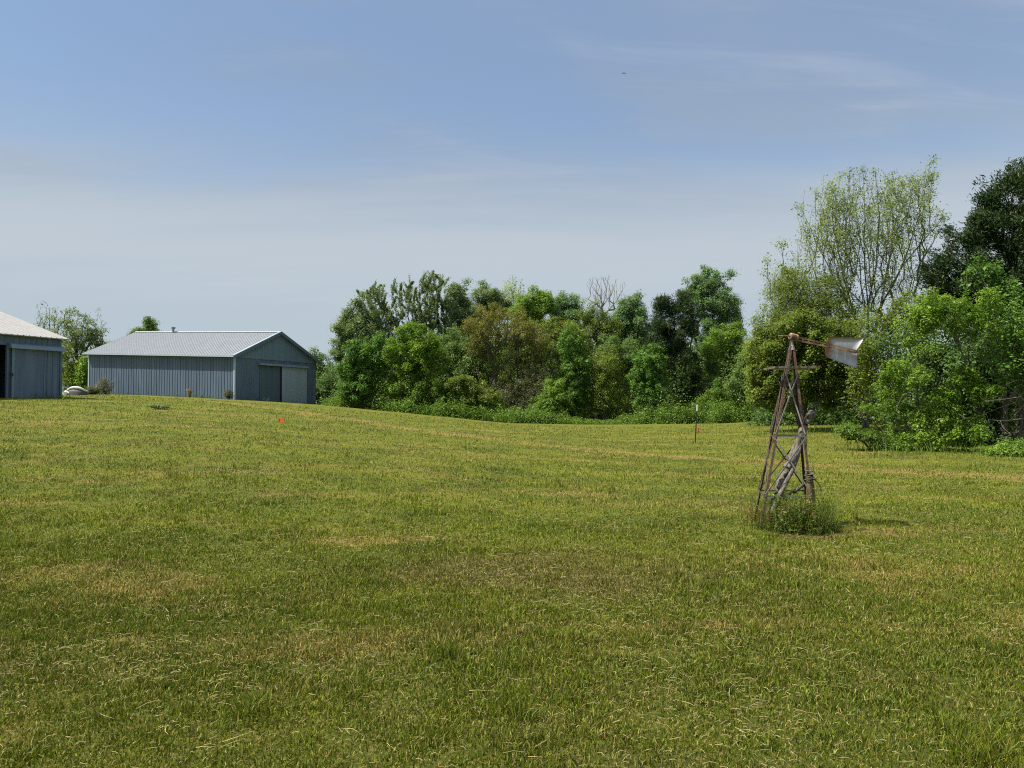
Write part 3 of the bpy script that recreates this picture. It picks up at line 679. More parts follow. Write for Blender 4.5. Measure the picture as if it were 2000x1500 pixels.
bush('low_shrub', 'low bright weeds at the foot of the dead branches', 'shrub', 1965, 23.2, [(1960, 888, 44, 16), (2010, 880, 50, 20)], 'fresh', 5200, .07, cl=.12, group=G3)
plant('fallen_branch', 'pale dead branches without leaves at the right edge of the field', 'dead branch', 2050, 23.6, [(1950, 800, 36, 40), (1985, 770, 36, 44), (1930, 770, 20, 26), (1960, 850, 30, 24)], 'grey', 0, .1, natt=34, rb=.022, rt=.003, bark='greybark', shell=.5, upw=2.4, group=None, step=.25, wob=.16, limbs=[[(2050, None), (2020, 815), (1972, 821), (1930, 820)], [(2030, 790), (1985, 785), (1950, 797), (1918, 810)], [(1972, 821), (2000, 790), (2040, 770)], [(2020, 815), (1995, 775), (1960, 780), (1925, 783)], [(1995, 775), (1965, 750), (1990, 742)]])

# undergrowth strip along the grove, and the dark wood behind it
def mass(name, blobs, mat, n, size, label, seed, floor=True):
    rg = np.random.default_rng(seed); B = np.array(blobs); w = B[:, 3]*B[:, 5]; w = w/w.sum()
    k = rg.choice(len(B), n, p=w)
    v = rg.normal(0, 1, (n, 3)); v /= np.linalg.norm(v, axis=1, keepdims=True); v[:, 2] = np.abs(v[:, 2])
    rr = rg.random(n)**.45*(1+rg.normal(0, .10, n))
    pos = B[k, :3]+v*rr[:, None]*B[k, 3:6]
    pos[:, 2] = np.maximum(pos[:, 2], terrain(pos[:, 0], pos[:, 1])+.03)
    co, f = leaves_np(rg, pos, size*np.where(pos[:, 1] < 52, .42, 1.0), .6, .5)
    return tag(mesh_np(name, co, f, M[mat]), label, None, None, 'stuff')
rg0 = np.random.default_rng(77)
bl = []
for u in np.arange(640, 1480, 5.0):
    d = np.interp(u, [640, 800, 1000, 1090, 1200, 1300, 1400, 1480], [65, 62, 60.3, 60, 61.5, 59.8, 58.3, 56])+rg0.uniform(-.5, 2.2)
    hp = np.interp(u, [640, 720, 800, 900, 1000, 1090, 1130, 1210, 1260, 1420, 1480], [40, 56, 52, 54, 48, 40, 16, 14, 60, 62, 54])
    p = on_ground(u+rg0.normal(0, 6), d); hh = hp*d/F*rg0.uniform(.35, 1.0)
    bl.append([*p, rg0.uniform(.4, 1.5), rg0.uniform(.4, .8), max(.15, hh*.85)])
mass('undergrowth', bl, 'bramble', 72000, .13, 'low tangle of brambles along the foot of the grove', 3)
bl = []
for u in np.arange(662, 1470, 7.0):
    d = rg0.uniform(65.5, 72); p = on_ground(u, d); top = rg0.uniform(672, 770)
    bl.append([p[0], p[1], p[2]+rg0.uniform(0, 1.2), rg0.uniform(.5, 1.3), rg0.uniform(.6, 1.2), (HZ-top)/F*d+EYE-p[2]])
mass('thicket', bl, 'mid', 62000, .15, 'tangled thicket between and behind the trees of the grove', 6)
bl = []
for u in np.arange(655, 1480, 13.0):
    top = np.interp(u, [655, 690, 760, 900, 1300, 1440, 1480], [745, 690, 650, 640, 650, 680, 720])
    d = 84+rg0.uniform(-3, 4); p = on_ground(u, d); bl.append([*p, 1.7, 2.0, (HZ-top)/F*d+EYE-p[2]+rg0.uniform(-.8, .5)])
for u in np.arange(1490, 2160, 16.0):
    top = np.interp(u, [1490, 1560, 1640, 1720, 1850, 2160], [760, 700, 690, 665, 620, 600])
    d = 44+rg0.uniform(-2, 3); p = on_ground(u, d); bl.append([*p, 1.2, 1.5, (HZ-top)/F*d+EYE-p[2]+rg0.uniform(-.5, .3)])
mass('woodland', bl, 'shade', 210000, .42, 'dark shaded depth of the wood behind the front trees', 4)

def tall_grass():
    rg = np.random.default_rng(91); P = []
    for u in np.arange(640, 1480, .28):
        d = np.interp(u, [640, 800, 1000, 1090, 1200, 1300, 1400, 1480], [66, 63.5, 61.5, 61, 62.5, 61, 59.5, 57])-rg.uniform(-.6, .9)
        P.append(((u-1000)/F*d, d))
    for u in np.arange(1470, 1660, .45): d = 36-1.6+rg.normal(0, .8); P.append(((u-1000)/F*d, d))
    for u in np.arange(1640, 2150, .5): d = 24.2+rg.normal(0, .9)+(.9 if u < 1700 else 0); P.append(((u-1000)/F*d, d))
    for t in np.arange(0, 17.1, .022): q = V3(-22.96, 64, 0)+unit((-.92, .39, 0))*t-unit((.39, .92, 0))*abs(rg.normal(.12, .12)); P.append((q[0], q[1]))
    for t in np.arange(0, 10.8, .03): q = V3(-22.96, 64, 0)+unit((.39, .92, 0))*t-unit((-.92, .39, 0))*abs(rg.normal(.15, .12)); P.append((q[0], q[1]))
    for t in np.arange(0, 2.9, .02): q = V3(-24.5, 42, 0)-unit((.39, .92, 0))*t-unit((-.92, .39, 0))*abs(rg.normal(.2, .1)); P.append((q[0], q[1]))
    P = np.array(P); P = P[rg.random(len(P)) < np.clip(.2+2.2*(fbm(P[:, 0]*.9+9, P[:, 1]*.9+4, 3)-.32), .05, 1)]; n = len(P); h = (.10+.34*rg.random(n)**1.8)
    b = np.stack([P[:, 0], P[:, 1], terrain(P[:, 0], P[:, 1])-.02], 1); a = rg.random(n)*6.28
    w = np.stack([np.cos(a), np.sin(a), 0*a], 1)*.012; m = b+np.stack([rg.normal(0, .04, n), rg.normal(0, .04, n), h*.6], 1); t = m+np.stack([rg.normal(0, .09, n), rg.normal(0, .09, n), h*.4], 1)
    co = np.stack([b-w, b+w, m+w*.8, m-w*.8, t+w*.2, t-w*.2], 1).reshape(-1, 3); i = np.arange(n)[:, None]*6
    tag(mesh_np('tall_grass', co, np.concatenate([i+np.array([[0, 1, 2, 3]]), i+np.array([[3, 2, 4, 5]])]), M['bramble']), 'unmown grass along the walls and the edge of the trees', None, None, 'stuff')
tall_grass()

# ------------------------------------------------------------------ buildings
def ribbed(mb, O, U, W, Nn, zb, zt, pitch=.305, h=.03, wr=.06, extra=()):
    """vertical ribbed sheet: O corner, U unit along, Nn outward, zb/zt functions of s."""
    ss = [(0.0, 0.0)]; s = pitch/2
    while s+wr < W:
        ss += [(s, 0), (s+.015, h), (s+wr-.015, h), (s+wr, 0)]; s += pitch
    ss.append((W, 0))
    for e in extra: ss.append((e, 0))
    ss.sort()
    for (a, ha), (b, hb) in zip(ss, ss[1:]):
        if b-a < 1e-4: continue
        pa = O+U*a+Nn*ha; pb = O+U*b+Nn*hb
        q = [pa.copy() for _ in range(4)]
        q[0][2] = zb(a); q[1] = pb.copy(); q[1][2] = zb(b); q[2] = pb.copy(); q[2][2] = zt(b); q[3][2] = zt(a)
        mb.poly(q)
def ribroof(mb, O, U, W, D, run, slope, ztilt, pitch=.305, h=.030, wr=.065, th=.05):
    """roof slope: O at the low edge, U along the eave, D horizontal uphill, rise slope per metre; ztilt metres per metre along U."""
    nn = np.cross(U, D+V3(0, 0, slope)); nn /= np.linalg.norm(nn)
    if nn[2] < 0: nn = -nn
    ss = [(0.0, 0.0)]; s = pitch/2
    while s+wr < W:
        ss += [(s, 0), (s+.018, h), (s+wr-.018, h), (s+wr, 0)]; s += pitch
    ss.append((W, 0))
    P = lambda s, r, o: O+U*s+D*r+V3(0, 0, slope*r+ztilt*s)+nn*o
    for (a, ha), (b, hb) in zip(ss, ss[1:]): mb.poly([P(a, 0, ha), P(b, 0, hb), P(b, run, hb), P(a, run, ha)])
    mb.poly([P(0, 0, -th), P(0, run, -th), P(W, run, -th), P(W, 0, -th)])
    for a in (0, W): mb.poly([P(a, 0, -th), P(a, 0, 0), P(a, run, 0), P(a, run, -th)])
    mb.poly([P(0, 0, -th), P(W, 0, -th), P(W, 0, 0), P(0, 0, 0)])

FD = unit((.39, .92, 0)); PD = unit((-.92, .39, 0))

def barn():
    c = V3(-22.96, 64, 0); c[2] = gz(c[0], c[1]); L, W = 17.1, 10.8; tl = .038
    root = empty('pole_barn', c, 'long blue grey metal barn with ribbed walls and a low gabled roof', 'barn')
    c0 = c*[1, 1, 0]; oh = .43; ez = 5.62; sl = (8.08-ez)/(W/2+oh)
    rz = lambda f: ez+sl*(min(f, W-f)+oh)
    n_long = -FD; n_gab = -PD
    ground = lambda p: gz(p[0], p[1])-.25
    mb = MB(); ribbed(mb, c0, PD, L, n_long, lambda s: ground(c0+PD*s), lambda s: rz(0)+tl*s-.06)
    mb.build('long_wall', M['siding'], root)
    mb = MB(); g0 = c0.copy(); seam = 5.55
    ribbed(mb, g0, FD, W, n_gab, lambda s: ground(g0+FD*s), lambda s: min(seam, rz(s)-.06))
    mb.build('end_wall', M['siding_sh'], root)
    mb = MB(); gu = g0+n_gab*.045
    i0 = max(0.05, (seam-ez)/sl-oh+.08)
    ribbed(mb, gu+FD*i0, FD, W-2*i0, n_gab, lambda s: seam-.04, lambda s: max(seam-.03, rz(s+i0)-.07), extra=(W/2-i0,))
    mb.poly([gu+FD*i0+V3(0, 0, seam-.04), gu+FD*(W-i0)+V3(0, 0, seam-.04), g0+FD*(W-i0)+V3(0, 0, seam-.04), g0+FD*i0+V3(0, 0, seam-.04)])
    mb.build('gable_panel', M['gable'], root)
    mb = MB(); far = c0+PD*L
    ribbed(mb, far, FD, W, PD, lambda s: ground(far+FD*s), lambda s: rz(s)+tl*L-.08, extra=(W/2,))
    back = c0+FD*W; ribbed(mb, back, PD, L, FD, lambda s: ground(back+PD*s), lambda s: rz(0)+tl*s-.06)
    mb.build('rear_wall', M['siding'], root)
    roof = MB(); run = W/2+oh; g = .28
    O1 = c0-PD*g-FD*oh+V3(0, 0, ez-tl*g); ribroof(roof, O1, PD, L+2*g, FD, run, sl, tl)
    O2 = c0-PD*g+FD*(W+oh)+V3(0, 0, ez-tl*g); ribroof(roof, O2, PD, L+2*g, -FD, run, sl, tl)
    ro = roof.build('roof', M['roof'], root)
    mb = MB(); a = c0-PD*(g+.02)+FD*W/2+V3(0, 0, 8.08-tl*g+.05); b = c0+PD*(L+g+.02)+FD*W/2+V3(0, 0, 8.08+tl*(L+g)+.05)
    for sgn in (-1, 1):
        e = FD*sgn*.22+V3(0, 0, -.22*sl+.012)
        mb.poly([a, b, b+e, a+e]); 
    mb.build('ridge_cap', M['trim'], ro)
    for sgn, f0 in ((1, -oh), (-1, W+oh)):
        a = c0-PD*(g+.025)+FD*f0+V3(0, 0, ez-.12-tl*g); b = c0-PD*(g+.025)+FD*W/2+V3(0, 0, 8.08-.12-tl*g)
        mb = MB(); mb.bar(a, b, .04, .24, up=(0, 0, 1)); mb.build('rake_board', M['fascia'], root)
        mb = MB(); u_ = V3(0, 0, .155); mb.bar(a+u_+PD*.05, b+u_+PD*.05, .16, .05); mb.build('rake_cap', M['trim'], root)
    mb = MB(); a = c0-PD*g-FD*(oh+.02)+V3(0, 0, ez-.05-tl*g); b = c0+PD*(L+g)-FD*(oh+.02)+V3(0, 0, ez-.05+tl*(L+g)); mb.bar(a, b, .03, .12)
    mb.build('eave_trim', M['trim'], root)
    for p, w1, w2, zt in ((c0, PD, FD, rz(0)), (c0+PD*L, -PD, FD, rz(0)+tl*L)):
        mb = MB(); zb = ground(p); q = p+n_long*.04+n_gab*(.04 if w1 is PD else -.04)
        for dr, nn in ((w1, n_long), (w2, n_gab if w1 is PD else PD)):
            o = p+n_long*.035+(n_gab if w1 is PD else PD)*.035
            mb.hexa([o+V3(0, 0, zb), o+dr*.14+V3(0, 0, zb), o+dr*.14+nn*.012+V3(0, 0, zb), o+nn*.012+V3(0, 0, zb)],
                    [o+V3(0, 0, zt-.1), o+dr*.14+V3(0, 0, zt-.1), o+dr*.14+nn*.012+V3(0, 0, zt-.1), o+nn*.012+V3(0, 0, zt-.1)])
        mb.build('corner_trim', M['trim'], root)
    # sliding door, its track hood and the dark sill gap
    def slab(a, b, z0, z1, off, th, mat, name, ribs=False, par=root):
        mb = MB(); A = c0+FD*a+n_gab*off; B = c0+FD*b+n_gab*off
        mb.hexa([A+V3(0, 0, z0), B+V3(0, 0, z0), B+n_gab*th+V3(0, 0, z0), A+n_gab*th+V3(0, 0, z0)], [A+V3(0, 0, z1), B+V3(0, 0, z1), B+n_gab*th+V3(0, 0, z1), A+n_gab*th+V3(0, 0, z1)])
        return mb.build(name, mat, par)
    zb = ground(c0+FD*7.4)
    d = slab(5.66, 9.13, gz(*(c0+FD*9.1)[:2])+.02, 4.98, .10, .05, M['door'], 'sliding_door')
    slab(2.95, 5.58, gz(*(c0+FD*5.4)[:2])+.03, 4.97, .045, .03, M['siding_dk'], 'sliding_door')  # darker flat panel on the end wall, beside the pale door
    slab(5.60, 5.70, gz(*(c0+FD*5.6)[:2]), 4.97, .075, .10, M['dark'], 'door_edge', par=d)
    slab(9.06, 9.20, gz(*(c0+FD*9.1)[:2])+.02, 4.97, .152, .012, M['trim'], 'door_trim', par=d)
    mb = MB(); A = c0+FD*2.76+n_gab*.04; B = c0+FD*9.35+n_gab*.04
    for P, Q in ((A, B),):
        mb.hexa([P+V3(0, 0, 4.99), Q+V3(0, 0, 4.99), Q+n_gab*.28+V3(0, 0, 4.99), P+n_gab*.28+V3(0, 0, 4.99)],
                [P+V3(0, 0, 5.22), Q+V3(0, 0, 5.22), Q+n_gab*.24+V3(0, 0, 5.14), P+n_gab*.24+V3(0, 0, 5.14)])
    mb.build('door_track', M['gable'], root)
    mb = MB(); p = at(337, 646, 73.5); mb.tube([p+V3(0, 0, -.4), p+V3(0, 0, .2)], .10, 10); mb.tube([p+V3(0, 0, .2), p+V3(0, 0, .36)], .19, 10)
    mb.build('roof_vent', M['steel'], ro)
barn()

def shed():
    c = V3(-24.5, 42, 0); c[2] = gz(c[0], c[1]); W, D = 9.0, 12.0; nf = -PD
    root = empty('sliding_door_shed', c, 'blue metal shed with a white roof and a part open sliding door', 'shed')
    c0 = c*[1, 1, 0]; A = -FD; oh = .28; ez = 5.16; sl = .31; run = D/2+oh
    gr = lambda p: gz(p[0], p[1])-.25
    wt = ez+sl*oh-.06
    mb = MB(); ribbed(mb, c0, A, 2.93, nf, lambda s: gr(c0+A*s), lambda s: wt)
    h0 = c0+A*2.93; ribbed(mb, h0, A, 3.2, nf, lambda s: 4.62, lambda s: wt)
    l0 = c0+A*6.13; ribbed(mb, l0, A, W-6.13, nf, lambda s: gr(l0+A*s), lambda s: wt)
    mb.build('front_wall', M['siding_sh'], root)
    mb = MB(); rz = lambda s: ez+sl*(min(s, D-s)+oh)-.07
    ribbed(mb, c0, PD, D, FD, lambda s: gr(c0+PD*s), rz, extra=(D/2,))
    e = c0+A*W; ribbed(mb, e, PD, D, A, lambda s: gr(e+PD*s), rz, extra=(D/2,))
    b = c0+PD*D; ribbed(mb, b, A, W, PD, lambda s: gr(b+A*s), lambda s: wt)
    mb.build('side_wall', M['siding_sh'], root)
    mb = MB(); g = .3
    ribroof(mb, c0+FD*g+nf*oh+V3(0, 0, ez), A, W+2*g, PD, run, sl, 0)
    ribroof(mb, c0+FD*g+PD*(D+oh)+V3(0, 0, ez), A, W+2*g, -PD, run, sl, 0)
    mb.build('roof', M['whiteroof'], root)
    def slab(a, b, z0, z1, off, th, mat, name, par):
        mb = MB(); P = c0+A*a+nf*off; Q = c0+A*b+nf*off
        mb.hexa([P+V3(0, 0, z0), Q+V3(0, 0, z0), Q+nf*th+V3(0, 0, z0), P+nf*th+V3(0, 0, z0)], [P+V3(0, 0, z1), Q+V3(0, 0, z1), Q+nf*th+V3(0, 0, z1), P+nf*th+V3(0, 0, z1)])
        return mb.build(name, mat, par)
    zb = 1.86
    mb = MB(); dd = c0+A*1.03+nf*.10
    ribbed(mb, dd, A, 1.75, nf, lambda s: zb, lambda s: 4.47, pitch=.3, h=.015)
    P = dd-nf*.03; mb.poly([P+V3(0, 0, zb), P+A*1.75+V3(0, 0, zb), P+A*1.75+V3(0, 0, 4.47), P+V3(0, 0, 4.47)])
    d = mb.build('sliding_door', M['siding_sh'], root)
    slab(2.66, 2.80, zb, 4.46, .112, .02, M['gable'], 'door_trim', d); slab(1.01, 1.05, zb, 4.46, .112, .02, M['gable'], 'door_trim', d)
    slab(2.74, 2.86, 3.05, 3.2, .135, .03, M['dark'], 'door_handle', d)
    slab(2.93, 3.02, 1.7, 4.62, -.06, .12, M['siding_sh'], 'door_post', root)
    mb = MB(); P = c0+A*-.02+nf*.035; Q = c0+A*2.95+nf*.035
    mb.hexa([P+V3(0, 0, 4.46), Q+V3(0, 0, 4.46), Q+nf*.30+V3(0, 0, 4.46), P+nf*.30+V3(0, 0, 4.46)], [P+V3(0, 0, 4.76), Q+V3(0, 0, 4.76), Q+nf*.22+V3(0, 0, 4.66), P+nf*.22+V3(0, 0, 4.66)])
    mb.build('door_track', M['gable'], root)
    mb = MB(); o = c0+nf*.035+FD*.035
    for dr, nn in ((A, nf), (PD, FD)):
        mb.hexa([o+V3(0, 0, 1.6), o+dr*.12+V3(0, 0, 1.6), o+dr*.12+nn*.012+V3(0, 0, 1.6), o+nn*.012+V3(0, 0, 1.6)], [o+V3(0, 0, 4.45), o+dr*.12+V3(0, 0, 4.45), o+dr*.12+nn*.012+V3(0, 0, 4.45), o+nn*.012+V3(0, 0, 4.45)])
    mb.build('corner_trim', M['siding_sh'], root)
shed()

# ------------------------------------------------------------------ windmill
def windmill():
    d0 = 10.3; ctr = V3((1531-1000)/F*d0, d0, 0); ctr[2] = gz(ctr[0], ctr[1])
    root = empty('garden_windmill', ctr, 'rusty small steel windmill tower with a tail vane and no wheel', 'windmill')
    foot = {}; z0 = ctr[2]-.08
    for k, (u, d) in dict(fl=(1479, 9.92), fr=(1593, 9.92), bl=(1466, 10.68), br=(1578, 10.68)).items(): foot[k] = V3((u-1000)/F*d, d, z0)
    ap = at(1547.5, 676, d0)
    tops = {k: ap+V3((.028 if 'r' in k else -.028), (-.028 if 'f' in k else .028), 0) for k in foot}
    P = lambda k, z: foot[k]+(tops[k]-foot[k])*(z-z0)/(ap[2]-z0)
    zr = lambda v: EYE+(HZ-v)/F*10.0
    zA, zB, zP = zr(853), zr(968), at(0, 719, d0)[2]
    for k in foot:
        s = V3(1 if 'l' in k else -1, 0, 0); t = V3(0, 1 if 'f' in k else -1, 0)
        m = MB(); m.angle(foot[k], tops[k], s, t, .030, .006); m.build('leg', M['rust' if 'f' in k else 'rustdark'], root)
    ring = [('fl', 'fr'), ('fr', 'br'), ('br', 'bl'), ('bl', 'fl')]
    def face_out(a, b): return unit((foot[a]+foot[b])/2*[1, 1, 0]-ctr*[1, 1, 0])
    for a, b in ring:
        o = face_out(a, b); mat = M['brace'] if (a, b) == ('fl', 'fr') else M['rustdark']
        for z in (zA, zB):
            m = MB(); m.bar(P(a, z)+o*.006, P(b, z)+o*.006, .007, .020); m.build('crossbar', mat, root)
        for z1, z2 in ((zA-.02, zB+.02), (zP-.08, zA+.03)):
            m = MB(); m.bar(P(a, z1)+o*.012, P(b, z2)+o*.012, .006, .017); m.build('diagonal_brace', mat, root)
            m = MB(); m.bar(P(b, z1)+o*.018, P(a, z2)+o*.018, .006, .017); m.build('diagonal_brace', mat, root)
    # square wooden platform edge on
    pc = sum(P(k, zP) for k in foot)/4; hw = .285; m = MB()
    rot = R(-4); X = V3(math.cos(rot), math.sin(rot), 0); Y = V3(-math.sin(rot), math.cos(rot), 0)
    def fr(o, w, l, dirx, diry):
        a = pc+o-dirx*l/2; b = pc+o+dirx*l/2; m.bar(a, b, w, .026)
    fr(-Y*(hw-.03), .06, 2*hw, X, Y); fr(Y*(hw-.03), .06, 2*hw, X, Y); fr(-X*(hw-.03), .06, 2*hw-.125, Y, X); fr(X*(hw-.03), .06, 2*hw-.125, Y, X)
    fr(-Y*.13, .05, 2*hw-.125, X, Y); fr(Y*.13, .05, 2*hw-.125, X, Y)
    m.build('platform', M['oldwood'], root)
    m = MB(); nk = at(1546.5, 664, d0); m.tube([ap+V3(0, 0, -.05), ap+V3(0, 0, .01), nk], [.045, .026, .016], 10); m.build('neck', M['brace'], root, smooth=False)
    hb = at(1551, 658, d0); ax = unit((.93, .25, -.20)); m = MB()
    m.tube([hb-ax*.055, hb-ax*.05, hb+ax*.05, hb+ax*.055], [.036, .046, .046, .036], 14); hub = m.build('hub', M['rustboom'], root)
    m = MB(); m.tube([hb-ax*.04, hb-unit((.95, .2, -.06))*.22], .009, 8); m.tube([hb-unit((.95, .2, -.06))*.15, hb-unit((.95, .2, -.06))*.17], .014, 8); m.build('wheel_shaft', M['rustboom'], root)
    pe = at(1672, 687, d0+.06); 
    for off, w in ((.020, .018), (-.020, .024)):
        m = MB(); a = hb+ax*.03+V3(0, 0, off-.01); b = pe+V3(0, -.016, off*.75); m.bar(a, b, .014, w); m.build('tail_boom', M['rustboom'], root)
    m = MB(); m.tube([pe+V3(0, -.045, 0), pe+V3(0, .012, 0)], .022, 8); m.build('boom_end', M['rust'], root)
    # tail vane: a bent sheet
    outl = [(1614, 697), (1612, 688), (1613.5, 678), (1616, 667), (1621, 657), (1640, 657.6), (1662, 658.6), (1687, 659.6), (1686, 665), (1680, 674), (1674.5, 682), (1674, 700), (1673.5, 718.5), (1655, 712), (1634, 704.5)]
    dv = d0+.06; n = len(outl); mid = np.mean(outl, 0)
    def pos(p, o):
        bend = .03*((p[1]-686)/30)**2
        return at(p[0], p[1], dv+bend+(p[0]-1550)*.0016)+V3(0, o, 0)
    cen = [pos((p[0]*.5+mid[0]*.5, p[1]*.5+mid[1]*.5), 0) for p in outl]
    co = []; faces3 = []; faces4 = []
    for o in (-.0015, .0015):
        k = len(co); co += [pos(p, o) for p in outl]; co += [pos(mid+(np.array(p)-mid)*.5, o) for p in outl]; co.append(pos(mid, o))
        for i in range(n):
            j = (i+1) % n; faces4.append([k+i, k+j, k+n+j, k+n+i]); faces3.append([k+n+i, k+n+j, k+2*n])
    q = 2*n+1
    for i in range(n): j = (i+1) % n; faces4.append([i, j, q+j, q+i])
    pix = outl+[tuple(mid+(np.array(p)-mid)*.5) for p in outl]+[tuple(mid)]
    uv = [((p[0]-1612)/75, 1-(p[1]-657)/62) for p in pix]*2
    me = mesh_np('tail_vane', np.array(co), [np.array(faces4), np.array(faces3)], M['vane'], root, uv=uv)
windmill()

def old_log():
    d = 10.25
    rg = np.random.default_rng(8)
    pts = [(1500, 1030, 10.0), (1506, 995, 10.05), (1517, 962, 10.1), (1530, 930, 10.2), (1546, 894, 10.3), (1559, 862, 10.4), (1570, 836, 10.45), (1578, 818, 10.48), (1587, 803, 10.5), (1597, 786, 10.5)]
    r = [.075, .07, .066, .068, .064, .058, .05, .044, .046, .022]
    P = [at(*p) for p in pts]; Q = []; Rr = []
    for i in range(len(P)-1):
        for t in np.linspace(0, 1, 5, endpoint=False):
            Q.append(P[i]*(1-t)+P[i+1]*t+rg.normal(0, .008, 3)); Rr.append((r[i]*(1-t)+r[i+1]*t)*rg.uniform(.88, 1.1))
    Q.append(P[-1]); Rr.append(r[-1])
    m = MB(); m.tube(Q, Rr, 10); b = P[0]
    o = m.build('leaning_log', M['oldwood'], None, loc=b, smooth=True)
    tag(o, 'weathered grey log leaning up through the windmill tower', 'log')
    for v in o.data.vertices: v.co += Vector(rg.normal(0, .006, 3))
    m = MB(); q = [at(1506, 1000, 9.93), at(1520, 968, 9.98), at(1532, 945, 10.05), at(1548, 915, 10.15), at(1560, 880, 10.27), at(1567, 850, 10.36)]; m.tube(q, [.035, .034, .03, .026, .022, .016], 7)
    m.build('split_branch', M['oldwood'], o, smooth=True)
    m = MB(); m.tube([at(1584, 1030, 9.98), at(1583, 990, 9.98), at(1581, 960, 9.98), at(1581, 938, 9.98), at(1582, 925, 9.98)], [.046, .046, .05, .043, .028], 10)
    o2 = m.build('wooden_post_stub', M['stump'], None, loc=at(1584, 1030, 9.98), smooth=True)
    tag(o2, 'short mossy post stub wrapped in dry vine at the right windmill leg', 'post')
    for v in o2.data.vertices: v.co += Vector(rg.normal(0, .007, 3))
    m = MB()
    for k in range(4):
        c = at(1581+rg.uniform(-2, 2), 918+k*6, 9.98); rr = rg.uniform(.05, .075); tl = rg.uniform(-.35, .35)
        m.tube([c+V3(math.cos(a)*rr, math.sin(a)*rr, math.sin(a+k)*tl*rr) for a in np.linspace(0, 5.6, 14)], .006, 5)
    m.tube([at(1588, 935, 9.95), at(1597, 944, 9.93), at(1602, 956, 9.93), at(1601, 968, 9.93), at(1592, 966, 9.95)], [.005, .006, .010, .010, .005], 5)
    m.build('dry_vine', M['oldwood'], o2)
    m = MB(); m.tube([at(1538, 968, 10.1), at(1552, 958, 10.1), at(1569, 945, 10.05)], [.022, .026, .02], 7)
    tag(m.build('broken_branch', M['oldwood'], None, loc=at(1538, 968, 10.1), smooth=True), 'short broken grey branch wedged between log and post stub', 'branch')
old_log()

def weeds():
    rg = np.random.default_rng(21); c = ground_hit(1548, 1040); c = V3(3.61, 9.86, gz(3.61, 9.86))
    root = empty('weed_clump', c, 'dark green weeds with rust coloured seed stalks around the windmill feet', 'weeds')
    n = 210; ang = rg.random(n)*2*math.pi; rr = np.sqrt(rg.random(n))
    bx = c[0]+np.cos(ang)*rr*.40; by = c[1]+np.sin(ang)*rr*.42; bz = terrain(bx, by)
    hh = (.14+.50*rg.random(n)**1.4)*np.sqrt(np.clip(1.12-rr**2, .15, 1)); tip = np.stack([bx+rg.normal(0, .06, n)+np.cos(ang)*.05, by+rg.normal(0, .06, n), bz+hh], 1); b = np.stack([bx, by, bz-.02], 1)
    co, f = tubes_np(b, tip, np.full(n, .0035), np.full(n, .002), 3); mesh_np('stems', co, f, M['weed'], root)
    m = 6500; k = rg.integers(0, n, m); t = rg.random(m)**.8
    pos = b[k]*(1-t)[:, None]+tip[k]*t[:, None]+rg.normal(0, .03, (m, 3)); pos[:, 2] = np.maximum(pos[:, 2], c[2]+.01)
    co, f = leaves_np(rg, pos, .034, .42, .6)
    q = 900; a2 = rg.random(q)*2*math.pi; r2 = np.sqrt(rg.random(q)); gx = c[0]+np.cos(a2)*r2*.48; gy = c[1]+np.sin(a2)*r2*.42; gb = np.stack([gx, gy, terrain(gx, gy)-.01], 1)
    gh = .10+.44*rg.random(q)**1.7; mid = gb+np.stack([rg.normal(0, .05, q), rg.normal(0, .05, q), gh*.6], 1); gt = mid+np.stack([rg.normal(0, .10, q), rg.normal(0, .08, q), gh*.4], 1)
    w2 = np.stack([np.cos(a2*3), np.sin(a2*3), 0*a2], 1)*.0035; k2 = len(co)
    co = np.concatenate([co, np.stack([gb-w2, gb+w2, mid+w2*.8, mid-w2*.8, gt+w2*.2, gt-w2*.2], 1).reshape(-1, 3)])
    i2 = k2+np.arange(q)[:, None]*6
    f = np.concatenate([f, i2+np.array([[0, 1, 2, 3]]), i2+np.array([[3, 2, 4, 5]])])
    mesh_np('foliage', co, f, M['weed'], root)
    parts = []; sd = []
    for (u, v0, v1, cnt, d) in ((1458, 1040, 968, 4, 10.2), (1472, 1040, 985, 4, 10.0), (1505, 1030, 985, 4, 9.7), (1531, 1030, 978, 6, 9.7), (1548, 1035, 990, 3, 9.9), (1577, 1030, 968, 7, 9.6), (1607, 1045, 1000, 3, 9.8), (1452, 1045, 1000, 3, 10.3), (1570, 1030, 985, 3, 9.6)):
        for _ in range(cnt):
            x = at(u+rg.normal(0, 5), 0, d)[0]; y = d+rg.normal(0, .05); z = gz(x, y); h = at(0, v1+rg.uniform(-4, 14), d)[2]-z
            p0 = V3(x, y, z); p1 = V3(x+rg.normal(0, .03), y+rg.normal(0, .03), z+h)
            parts.append(tubes_np(p0[None], p1[None], np.array([.003]), np.array([.0015]), 3))
            q = 60; t = rg.uniform(.45, 1, q); sd.append(p0*(1-t)[:, None]+p1*t[:, None]+rg.normal(0, .012, (q, 3)))
    co, f = join(parts+[leaves_np(rg, np.concatenate(sd), .016, .7, .3)]); mesh_np('seed_stalks', co, f, M['seed'], root)
weeds()

